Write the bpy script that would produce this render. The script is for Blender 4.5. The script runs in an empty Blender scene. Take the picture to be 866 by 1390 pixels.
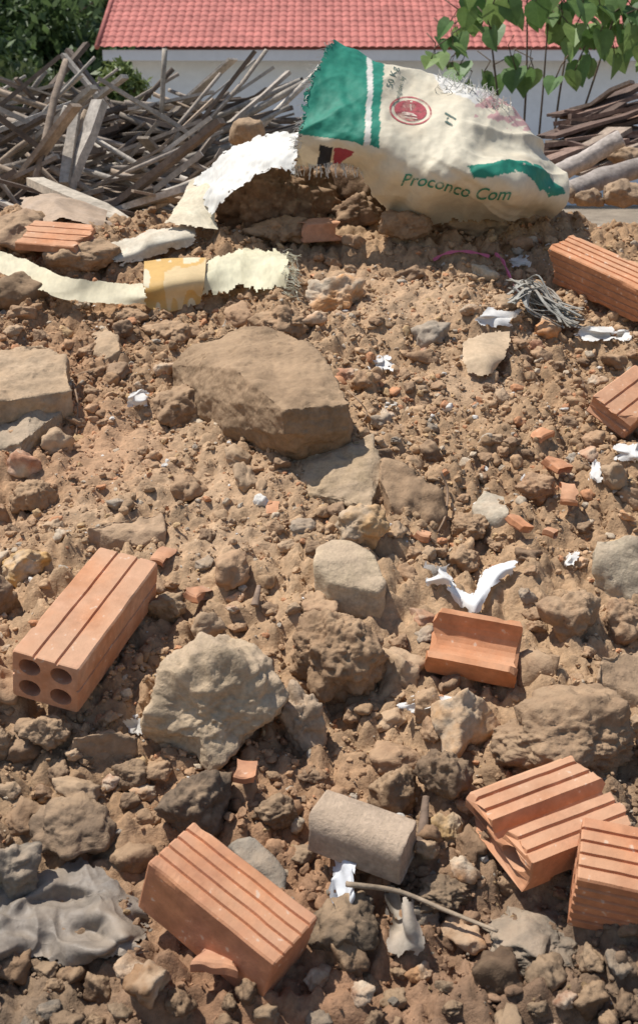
import bpy, bmesh, math, random
import numpy as np
from mathutils import Vector, Matrix, Quaternion
from mathutils.bvhtree import BVHTree
from mathutils.geometry import tessellate_polygon
random.seed(7); RNG = np.random.default_rng(7)
scene = bpy.context.scene
COL = scene.collection
R = math.radians
# ------------------------------------------------------------------ camera
CAM = Vector((0, 0, 1.45)); PITCH = math.atan(525/1544.0); FPX = 1544.0
FWD = Vector((0, math.cos(PITCH), -math.sin(PITCH))); UP = Vector((0, math.sin(PITCH), math.cos(PITCH)))
def ray(px, py):
    return (Vector((1, 0, 0))*((px-433)/FPX) + UP*((695-py)/FPX) + FWD)
def at(px, py, Y):
    d = ray(px, py); return CAM + d*(Y/d.y)
def mpp(p): return (Vector(p)-CAM).dot(FWD)/FPX
# ------------------------------------------------------------------ noise
def _hash(ix, iy, iz, seed):
    h = (ix*374761393 + iy*668265263 + iz*1440662683 + seed*974634541) & 0xffffffff
    h = ((h ^ (h >> 13))*1274126177) & 0xffffffff
    h = ((h ^ (h >> 16))*2246822519) & 0xffffffff
    return ((h ^ (h >> 15)) & 0xffffff)/float(0x7fffff)-1.0
def vnoise(P, seed=0):
    P = np.asarray(P, float); I = np.floor(P).astype(np.int64); f = P-I; f = f*f*f*(f*(f*6-15)+10)
    x, y, z = I[..., 0], I[..., 1], I[..., 2]; fx, fy, fz = f[..., 0], f[..., 1], f[..., 2]
    def c(a, b, d): return _hash(x+a, y+b, z+d, seed)
    l = lambda a, b, t: a+(b-a)*t
    return l(l(l(c(0,0,0), c(1,0,0), fx), l(c(0,1,0), c(1,1,0), fx), fy), l(l(c(0,0,1), c(1,0,1), fx), l(c(0,1,1), c(1,1,1), fx), fy), fz)
def fbm(P, oc=3, seed=0, gain=.5):
    P = np.asarray(P, float); s = 0; a = 1.
    for k in range(oc):
        s = s+a*vnoise(P*(2.03**k)+k*17.3, seed+k*7); a *= gain
    return s
def billow(P, oc=2, seed=0): 
    P = np.asarray(P, float); s = 0; a = 1.
    for k in range(oc):
        s = s+a*(1-2*np.abs(vnoise(P*(2.1**k)+k*9.1, seed+k*5))); a *= .5
    return s
# ------------------------------------------------------------------ materials
def newmat(name):
    m = bpy.data.materials.new(name); m.use_nodes = True; n = m.node_tree; return m, n.nodes, n.links, n.nodes['Principled BSDF']
def M(name, src, var=.3, nscale=30, bump=.002, bscale=90, rough=.92, dust=None, dustamt=.6, spec=.2, second=None, transl=0, big=6, speck=None, worn=None):
    m, N, L, b = newmat(name)
    b.inputs['Roughness'].default_value = rough; b.inputs['Specular IOR Level'].default_value = spec
    tc = N.new('ShaderNodeTexCoord'); oi = N.new('ShaderNodeObjectInfo')
    off = N.new('ShaderNodeVectorMath'); off.operation = 'MULTIPLY_ADD'
    comb = N.new('ShaderNodeCombineXYZ')
    for k in range(3): L.new(oi.outputs['Random'], comb.inputs[k])
    L.new(comb.outputs[0], off.inputs[0]); off.inputs[1].default_value = (11, 7, 5); L.new(tc.outputs['Object'], off.inputs[2])
    vec = off.outputs[0]
    def noise(sc, det=3, ro=.6):
        n = N.new('ShaderNodeTexNoise'); n.inputs['Scale'].default_value = sc; n.inputs['Detail'].default_value = det; n.inputs['Roughness'].default_value = ro
        L.new(vec, n.inputs['Vector']); return n.outputs['Fac']
    def mr(fac, a, b_, c, d):
        r = N.new('ShaderNodeMapRange'); L.new(fac, r.inputs[0])
        for k, v in enumerate((a, b_, c, d)): r.inputs[k+1].default_value = v
        return r.outputs[0]
    def mix(kind, fac, a, c):
        x = N.new('ShaderNodeMixRGB'); x.blend_type = kind
        if isinstance(fac, float): x.inputs[0].default_value = fac
        else: L.new(fac, x.inputs[0])
        for k, v in ((1, a), (2, c)):
            if isinstance(v, tuple): x.inputs[k].default_value = (*v, 1)
            else: L.new(v, x.inputs[k])
        return x.outputs[0]
    if src == 'attr':
        a = N.new('ShaderNodeAttribute'); a.attribute_name = 'Col'; col = a.outputs['Color']
    elif src == 'obj': col = oi.outputs['Color']
    else:
        r = N.new('ShaderNodeRGB'); r.outputs[0].default_value = (*src, 1); col = r.outputs[0]
    if second: col = mix('MIX', mr(noise(big, 4), .42, .62, 0, 1), col, second)
    v1 = mr(noise(nscale), .25, .75, 1-var, 1+var); v2 = mr(noise(nscale*5, 2), .3, .7, 1-var*.6, 1+var*.6)
    mm = N.new('ShaderNodeMath'); mm.operation = 'MULTIPLY'; L.new(v1, mm.inputs[0]); L.new(v2, mm.inputs[1])
    cc = N.new('ShaderNodeCombineXYZ')
    for k in range(3): L.new(mm.outputs[0], cc.inputs[k])
    col = mix('MULTIPLY', 1.0, col, cc.outputs[0])
    if dust:
        g = N.new('ShaderNodeNewGeometry'); sp = N.new('ShaderNodeSeparateXYZ'); L.new(g.outputs['Normal'], sp.inputs[0])
        f = N.new('ShaderNodeMath'); f.operation = 'MULTIPLY'
        L.new(mr(sp.outputs[2], .2, .95, 0, dustamt), f.inputs[0]); L.new(mr(noise(nscale*.6, 4), .35, .6, 0, 1), f.inputs[1])
        col = mix('MIX', f.outputs[0], col, dust)
    if speck:
        col = mix('MIX', mr(noise(speck[0], 2), .66, .72, 0, .8), col, speck[1])
    L.new(col, b.inputs['Base Color'])
    if worn: L.new(mr(noise(worn, 4), .34, .52, .25, .92), b.inputs['Alpha'])
    if bump:
        bn = N.new('ShaderNodeBump'); bn.inputs['Distance'].default_value = bump; bn.inputs['Strength'].default_value = 1
        L.new(noise(bscale, 5, .68), bn.inputs['Height']); L.new(bn.outputs[0], b.inputs['Normal'])
    if transl:
        t = N.new('ShaderNodeBsdfTranslucent'); L.new(col, t.inputs[0]); ms = N.new('ShaderNodeMixShader'); ms.inputs[0].default_value = transl
        L.new(b.outputs[0], ms.inputs[1]); L.new(t.outputs[0], ms.inputs[2]); L.new(ms.outputs[0], N['Material Output'].inputs[0])
    return m
DUST = (.48,.325,.195)
mSoil = M('soil', 'attr', .28, 25, .0042, 130)
mGravel = M('gravel_stone', 'attr', .22, 90, .0014, 220)
mClod = M('earth_clod', 'obj', .26, 22, .0042, 80, dust=DUST, dustamt=.6)
mRock = M('rubble_stone', 'obj', .24, 18, .0030, 110, dust=DUST, dustamt=.5)
mConc = M('old_concrete', 'obj', .26, 30, .003, 120, dust=(.50,.37,.255), dustamt=.55)
mYel = M('weathered_ochre_stone', 'obj', .32, 15, .0026, 90, second=(.50,.40,.29), big=14, dust=DUST, dustamt=.35)
mBrick = M('terracotta', 'obj', .2, 14, .0007, 180, dust=(.60,.36,.22), dustamt=.6, second=(.53,.235,.115), big=9, speck=(70, (.64,.47,.34)))
mPaper = M('white_paper', 'obj', .08, 20, .001, 60, rough=.8, transl=.15)
mCloth = M('dusty_cloth', 'obj', .2, 20, .0012, 90, dust=DUST, dustamt=.3)
mBag = M('dusty_plastic', 'obj', .3, 16, .002, 60, rough=.55, spec=.3, dust=(.34,.27,.20), dustamt=.7)
mSack = M('woven_sack', 'attr', .08, 12, .0007, 160, rough=.6, transl=.12)
mWood = M('weathered_wood', 'obj', .35, 12, .003, 50)
mLeaf = M('leaf', 'attr', .2, 8, 0, 1, rough=.5, spec=.4, transl=.35)
mBark = M('bark', (.14,.10,.07), .3, 14, .004, 40)
mTile = M('roof_tile', (.47,.165,.135), .25, 3, .002, 60, rough=.75)
mWall = M('painted_wall', (.76,.81,.86), .05, 2, .001, 40)
mTrim = M('painted_trim', (.78,.80,.82), .05, 2, 0)
mGround = M('bare_ground', (.26,.21,.155), .3, 2, .01, 20)
def inkmat(name, c, w=26): return M(name, c, .25, 40, 0, 1, rough=.6, worn=w)
mInkG = inkmat('green_ink', (.045,.25,.165)); mInkR = inkmat('red_ink', (.43,.09,.10)); mInkD = inkmat('dark_ink', (.08,.13,.11))
# ------------------------------------------------------------------ mesh helpers
def tag(o, label=None, cat=None, group=None, kind=None):
    if label: o['label'] = label
    if cat: o['category'] = cat
    if group: o['group'] = group
    if kind: o['kind'] = kind
    return o
def build(name, V, F, mat, smooth=True, col=None, parent=None, color=None):
    V = np.asarray(V, np.float32); me = bpy.data.meshes.new(name)
    if isinstance(F, np.ndarray):
        k = F.shape[1]; n = len(F)
        me.vertices.add(len(V)); me.vertices.foreach_set('co', V.ravel())
        me.loops.add(n*k); me.loops.foreach_set('vertex_index', F.astype(np.int32).ravel())
        me.polygons.add(n); me.polygons.foreach_set('loop_start', np.arange(0, n*k, k, dtype=np.int32))
        me.update(calc_edges=True)
    else:
        me.from_pydata([tuple(map(float, v)) for v in V], [], [tuple(int(i) for i in f) for f in F]); me.update()
    me.polygons.foreach_set('use_smooth', np.full(len(me.polygons), bool(smooth)))
    if col is not None:
        a = me.color_attributes.new('Col', 'FLOAT_COLOR', 'POINT'); c = np.ones((len(V), 4), np.float32); c[:, :3] = col
        a.data.foreach_set('color', c.ravel())
    me.materials.append(mat)
    o = bpy.data.objects.new(name, me); COL.objects.link(o)
    if parent: o.parent = parent
    if color: o.color = (*color, 1)
    return o
def local(o, origin):
    origin = Vector(origin); o.data.transform(Matrix.Translation(-origin)); o.location = origin; return o
def empty(name, loc):
    o = bpy.data.objects.new(name, None); COL.objects.link(o); o.location = loc; return o
def adopt(o, root):
    o.parent = root; o.matrix_parent_inverse = Matrix.Translation(-root.location); return o
ICO = {}
def ico(n):
    if n not in ICO:
        bm = bmesh.new(); bmesh.ops.create_icosphere(bm, subdivisions=n, radius=1)
        ICO[n] = (np.array([v.co[:] for v in bm.verts]), np.array([[v.index for v in f.verts] for f in bm.faces])); bm.free()
    return ICO[n]
def sweep(pts, w, t=None, n=6, taper=None):
    t = t or w; pts = [Vector(p) for p in pts]; V = []; F = []
    for i, p in enumerate(pts):
        tan = (pts[min(i+1, len(pts)-1)]-pts[max(i-1, 0)]).normalized()
        ref = Vector((0, 0, 1)) if abs(tan.z) < .9 else Vector((0, 1, 0))
        a = tan.cross(ref).normalized(); b = a.cross(tan).normalized()
        k = taper[i] if taper else 1
        for j in range(n):
            ang = 2*math.pi*(j+.5)/n; s = 1/math.cos(math.pi/4) if n == 4 else 1
            V.append(p+a*(math.cos(ang)*w/2*k*s)+b*(math.sin(ang)*t/2*k*s))
    for i in range(len(pts)-1):
        for j in range(n):
            F.append((i*n+j, i*n+(j+1) % n, (i+1)*n+(j+1) % n, (i+1)*n+j))
    F.append(tuple(range(n-1, -1, -1))); F.append(tuple((len(pts)-1)*n+j for j in range(n)))
    return V, F
def join(parts):
    V = []; F = []
    for v, f in parts:
        o = len(V); V += list(v); F += [tuple(i+o for i in q) for q in f]
    return V, F
# ------------------------------------------------------------------ terrain
ty = np.linspace(-3, 12, 1501)
tz = np.interp(ty, [-3,-1,.3,1.05,2.0,3.0,3.32,3.75,4.5,6.2,8,12], [-.15,-.05,.25,.48,.77,1.08,1.19,1.165,.9,.4,-.05,-.15])
k_ = np.ones(25)/25; tzs = np.convolve(np.pad(tz, 12, 'edge'), k_, 'valid')
def sstep(a, b, x): t = np.clip((x-a)/(b-a), 0, 1); return t*t*(3-2*t)
def Hs(x, y):
    z = np.interp(y, ty, tzs); f = 1-sstep(2.2, 4.6, np.abs(x)); z = np.where(z > 0, z*f, z)
    z = z + .85*np.exp(-((x+1.5)/1.0)**2-((y-5.9)/.75)**2) + .75*np.exp(-((x-2.1)/.7)**2-((y-5.8)/.6)**2)
    z = z + .10*np.exp(-((x+.12)/.17)**2-((y-3.5)/.16)**2)
    return z
def H(x, y):
    i = min(max(int(np.searchsorted(gx, x))-1, 0), len(gx)-2); j = min(max(int(np.searchsorted(gy, y))-1, 0), len(gy)-2)
    u = (x-gx[i])/(gx[i+1]-gx[i]); v = (y-gy[j])/(gy[j+1]-gy[j])
    return float((GZ[j,i]*(1-u)+GZ[j,i+1]*u)*(1-v)+(GZ[j+1,i]*(1-u)+GZ[j+1,i+1]*u)*v)
def W(px, py, lift=0., smooth=False):
    d = ray(px, py); t0 = .7; f = Hs if smooth else H
    prev = t0; t = t0
    while t < 4.2:
        p = CAM+d*t
        if p.z-lift < float(f(p.x, p.y)):
            a, b = prev, t
            for _ in range(14):
                m = (a+b)/2; p = CAM+d*m
                if p.z-lift < float(f(p.x, p.y)): b = m
                else: a = m
            return CAM+d*b
        prev = t; t += .04
    return at(px, py, 3.4)
def ax(segs):
    out = []
    for a, b, s in segs: out.append(np.arange(a, b, s))
    return np.concatenate(out+[np.array([segs[-1][1]])])
gx = ax([(-6,-2.2,.12), (-2.2,-1.15,.02), (-1.15,1.15,.006), (1.15,2.2,.02), (2.2,6,.12)])
gy = ax([(-3,.5,.08), (.5,.85,.02), (.85,3.75,.006), (3.75,5,.02), (5,9.5,.08)])
GX, GY = np.meshgrid(gx, gy)
P0 = np.stack([GX, GY, np.zeros_like(GX)], -1)
# stretches of fine smooth dust on the mound: centre and half sizes in metres
PATCH = [(W(px, py, 0, True), rx, ry) for px, py, rx, ry in ((165,600,.17,.13), (270,660,.20,.10), (300,740,.10,.07), (560,420,.18,.12), (470,385,.14,.09), (640,520,.10,.08), (120,690,.12,.06), (690,420,.10,.08))]
def patches(x, y):
    s = np.zeros_like(x)
    for c, rx, ry in PATCH:
        s = np.maximum(s, np.exp(-(((x-c.x)/rx)**2+((y-c.y)/ry)**2)))
    return s
sm = patches(GX, GY)*(.75+.35*fbm(P0*6, 2, 41)); sm = np.clip(sm*1.1, 0, 1)
rough = 1-.78*sm
GZ = Hs(GX, GY)
amp = np.where((GY < 9) & (GY > -2.5), 1., .3)
GZ = GZ + amp*(.030*fbm(P0*3.2, 3, 3) + .0022*fbm(P0*70, 2, 19) + rough*(-.016*billow(P0*11, 2, 5) - .012*billow(P0*27, 2, 15) - .005*billow(P0*62, 2, 25) + .004*fbm(P0*85, 2, 9)) + .045*np.exp(-((GX-.3)/.16)**2-((GY-2.8)/.13)**2))
def soilcol(x, y):
    P = np.stack([x, y, np.zeros_like(x)], -1)
    a = np.clip(.5+.6*fbm(P*2.3, 3, 21), 0, 1)[..., None]
    c = np.array((.365,.228,.127))*(1-a)+np.array((.425,.28,.163))*a
    s = np.clip(patches(x, y)*1.2, 0, 1)[..., None]*.7
    c = c*(1-s)+np.array((.48,.325,.20))*s
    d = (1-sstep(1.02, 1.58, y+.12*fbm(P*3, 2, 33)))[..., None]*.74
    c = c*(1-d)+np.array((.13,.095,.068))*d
    r = (np.clip(fbm(P*1.7, 2, 61)-.3, 0, 1))[..., None]*.5
    return c*(1-r)+np.array((.42,.21,.11))*r
nx, ny = len(gx), len(gy)
idx = np.arange(nx*ny).reshape(ny, nx)
F = np.stack([idx[:-1,:-1], idx[:-1,1:], idx[1:,1:], idx[1:,:-1]], -1).reshape(-1, 4)
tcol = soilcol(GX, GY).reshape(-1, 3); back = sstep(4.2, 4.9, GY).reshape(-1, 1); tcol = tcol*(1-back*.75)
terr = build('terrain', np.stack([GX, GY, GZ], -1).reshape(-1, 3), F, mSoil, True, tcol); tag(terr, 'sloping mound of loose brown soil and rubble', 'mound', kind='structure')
g = build('ground', [(-60,-20,-.03), (60,-20,-.03), (60,120,-.03), (-60,120,-.03)], [(0,1,2,3)], mGround, False); tag(g, 'flat bare ground around the mound', 'ground', kind='structure')
# ------------------------------------------------------------------ rocks
HERO = []  # (px, py, rx, ry, short)
ROCKS = 'rocks and earth clods strewn over the mound'
def rockverts(level, seed, ang=.6, lump=.16, fine=.06, sc=(1, 1, 1)):
    D, Fc = ico(level); r0 = np.random.default_rng(seed)
    k = 15; Nn = r0.normal(size=(k, 3)); Nn /= np.linalg.norm(Nn, axis=1)[:, None]; dd = r0.uniform(.6, 1., k)
    dots = D@Nn.T; rr = np.where(dots > .12, dd/np.maximum(dots, .12), 9.)
    rp = -np.log(np.exp(-rr*36).sum(1))/36; rp = np.clip(rp, .3, 1.35)
    r = (1-ang)*1.+ang*rp
    sc = np.array(sc, float); q = D*(sc/(sc.prod()**(1/3)))
    o = r0.uniform(-50, 50, 3)
    r = r*(1+lump*fbm(q*1.7+o, 2, seed)-fine*.5*billow(q*3.2+o, 2, seed+3)+fine*.55*fbm(q*9+o, 3, seed+5))
    if level >= 5: r = r*(1+fine*.2*fbm(q*24+o, 2, seed+8))
    V = D*r[:, None]; lo = V.min(0); hi = V.max(0)
    return (V-(lo+hi)/2)/((hi-lo)/2), Fc
def rock(name, label, cat, box, color, mat=None, ang=.6, lump=.16, fine=.06, seed=None, lift=.35, level=5, tilt=0, short=None, Y=None, flat=1.):
    x0, y0, x1, y1 = box; cx, cy = (x0+x1)/2, (y0+y1)/2
    p0 = at(cx, cy, Y) if Y else W(cx, cy, 0); s = mpp(p0)
    rx = (x1-x0)*s/2; r = (y1-y0)*s/2; d = ray(cx, cy).normalized(); th = math.asin(-d.z)+.0
    ry = min(.9*rx, .92*r/max(math.sin(th), .15)); rz = math.sqrt(max(r*r-(ry*math.sin(th))**2, 0))/math.cos(th); rz = max(rz, .4*r)*flat
    c = at(cx, cy, Y) if Y else W(cx, cy, lift*rz)
    seed = seed if seed is not None else int(cx*7+cy*13)
    V, Fc = rockverts(level, seed, min(ang+.2, .95), lump, fine, (rx, ry, rz))
    V = V*np.array((rx, ry, rz))
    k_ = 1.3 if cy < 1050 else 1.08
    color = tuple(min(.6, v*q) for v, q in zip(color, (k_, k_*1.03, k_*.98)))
    o = build(name, V, Fc, mat or mClod, True, color=color); o.location = c
    tag(o, label, cat, ROCKS); HERO.append((cx, cy, (x1-x0)/2, (y1-y0)/2, short)); return o
def hull_rock(name, label, cat, pts, color, mat, seed, res=.010, amp=.006, short=None, smooth_n=1):
    P = [W(x, y, l) for x, y, l in pts]; c = sum(P, Vector())/len(P)
    bm = bmesh.new()
    for p in P: bm.verts.new(p-c)
    q = [bm.verts.new(p-c-Vector((0, 0, .05))) for p in P]
    ret = bmesh.ops.convex_hull(bm, input=bm.verts)
    bmesh.ops.delete(bm, geom=[v for v in bm.verts if not v.link_faces], context='VERTS')
    for _ in range(6):
        e = [e for e in bm.edges if e.calc_length() > res]
        if not e: break
        bmesh.ops.subdivide_edges(bm, edges=e, cuts=1); bmesh.ops.triangulate(bm, faces=bm.faces)
    for _ in range(smooth_n): bmesh.ops.smooth_vert(bm, verts=bm.verts, factor=.5, use_axis_x=True, use_axis_y=True, use_axis_z=True)
    bm.normal_update()
    V = np.array([v.co[:] for v in bm.verts]); Nn = np.array([v.normal[:] for v in bm.verts]); bm.verts.index_update()
    Fc = np.array([[v.index for v in f.verts] for f in bm.faces]); bm.free()
    V = V+Nn*(amp*(1.2*fbm(V*11+seed, 3, seed)-.5*billow(V*26, 2, seed+1)+.3*fbm(V*110, 2, seed+2)))[:, None]
    color = tuple(min(.6, v*q) for v, q in zip(color, (1.26, 1.3, 1.24)))
    o = build(name, V, Fc, mat, True, color=color); o.location = c
    tag(o, label, cat, ROCKS); xs = [p[0] for p in pts]; ys = [p[1] for p in pts]
    HERO.append(((min(xs)+max(xs))/2, (min(ys)+max(ys))/2, (max(xs)-min(xs))/2, (max(ys)-min(ys))/2, short)); return o
BR = (.27,.165,.10)
hull_rock('boulder_slab', 'largest brown angular slab of rock, lying tilted at the centre of the slope', 'rock',
  [(233,494,.05),(262,466,.06),(330,443,.08),(385,448,.09),(420,466,.11),(452,502,.12),(246,520,.045),(318,500,.115),(300,545,.06),(385,556,.14),(474,548,.115),(477,572,.05),(428,612,.0),(330,586,.01),(385,606,.0),(250,534,.02),(455,598,.0),(345,574,.05)], (.225,.145,.09), mRock, 11, short='the big central slab', amp=.0055, smooth_n=0, res=.008)
hull_rock('flat_slab', 'pale flat slab of stone at the left edge, upper one of two', 'rock', [(-30,478,.05),(60,466,.05),(90,482,.06),(98,530,.06),(95,548,.02),(40,540,.07),(-30,548,.08),(-30,555,.02),(20,556,.01)], (.33,.23,.155), mRock, 12, short='the flat slab at the left edge', amp=.006, smooth_n=0)
hull_rock('stone_block', 'greyish block of stone under the pale flat slab at the left edge', 'rock', [(-30,560,.04),(45,552,.04),(82,560,.03),(70,590,.02),(45,612,.0),(-30,614,.0),(30,600,.05)], (.27,.205,.15), mConc, 13, amp=.006, short='the greyish block at the left edge', smooth_n=0)
hull_rock('concrete_disc', 'rounded flat disc of pale concrete lying in the middle of the slope', 'rock', [(428,742,.05),(450,730,.05),(480,733,.05),(510,752,.055),(525,790,.05),(515,805,.05),(480,800,.06),(445,790,.06),(426,765,.055),(523,815,.0),(495,833,.0),(455,815,.0),(432,790,.0)], (.38,.28,.19), mConc, 14, res=.008, amp=.003, short='the concrete disc')
hull_rock('broken_slab', 'brown slab standing on edge with its dark face to the right, below the big central slab', 'rock', [(515,622,.05),(540,625,.06),(600,665,.05),(606,700,.02),(575,716,.0),(530,685,.02),(515,650,.03)], (.25,.155,.095), mRock, 15, short='the dark-faced slab', smooth_n=0)
hull_rock('mortar_slab', 'thin crusted slab of mortar lying flat just under the big central slab', 'rock', [(380,645,.0),(402,612,.005),(505,592,.022),(518,640,.026),(505,688,.018),(470,676,.01),(392,664,.0)], (.30,.21,.135), mConc, 16, amp=.008, short='the crusted mortar slab', smooth_n=0)
hull_rock('flat_stone', 'flat brown stone resting behind the left hollow brick', 'rock', [(115,715,.02),(150,703,.03),(222,696,.02),(228,720,.02),(190,742,.01),(130,738,.01)], (.33,.215,.14), mRock, 17, short='the flat stone behind the left brick')
hull_rock('grey_stone', 'light grey flat oval stone on the right of the slope', 'rock', [(638,685,.02),(655,664,.02),(685,672,.02),(692,695,.02),(675,711,.01),(645,705,.01)], (.36,.30,.235), mConc, 18, amp=.003, short='the light grey oval stone')
hull_rock('concrete_chunk', 'grey rough concrete chunk cut by the right edge of the frame', 'rock', [(810,735,.06),(870,728,.07),(900,735,.06),(900,810,.0),(855,812,.0),(812,785,.02),(808,760,.05)], (.33,.26,.19), mConc, 19, short='the grey chunk at the right edge', amp=.007, smooth_n=0)
hull_rock('flat_stone', 'flat dusty stone below the clods at the right edge', 'rock', [(815,890,.05),(870,880,.05),(900,885,.05),(900,960,.0),(850,975,.0),(810,945,.01),(806,920,.03)], (.30,.195,.125), mRock, 20, short='the flat stone at the right edge', smooth_n=0)
hull_rock('flat_stone', 'brown flat stone in front of the broken brick channel', 'rock', [(690,885,.03),(725,874,.04),(762,888,.03),(760,925,.0),(700,930,.0)], (.28,.18,.115), mRock, 22, short='the flat stone by the brick channel')
hull_rock('flat_stone', 'small angular tan stone near the torn woven strip', 'rock', [(122,452,.02),(145,440,.03),(168,470,.02),(140,490,.01),(126,478,.01)], (.34,.235,.155), mRock, 23, short='the angular tan stone')
hull_rock('flat_stone', 'flat brown slab below the left hollow brick', 'rock', [(98,1000,.03),(150,985,.04),(192,995,.03),(185,1025,.01),(130,1035,.0),(100,1020,.0)], (.25,.165,.11), mRock, 24, short='the flat slab below the left brick')
hull_rock('grey_slab', 'bluish grey slab of concrete behind the grooved bottom brick', 'rock', [(305,1145,.02),(340,1130,.03),(392,1180,.03),(388,1215,.0),(350,1190,.02)], (.16,.14,.12), mConc, 25, short='the bluish grey slab')
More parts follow.
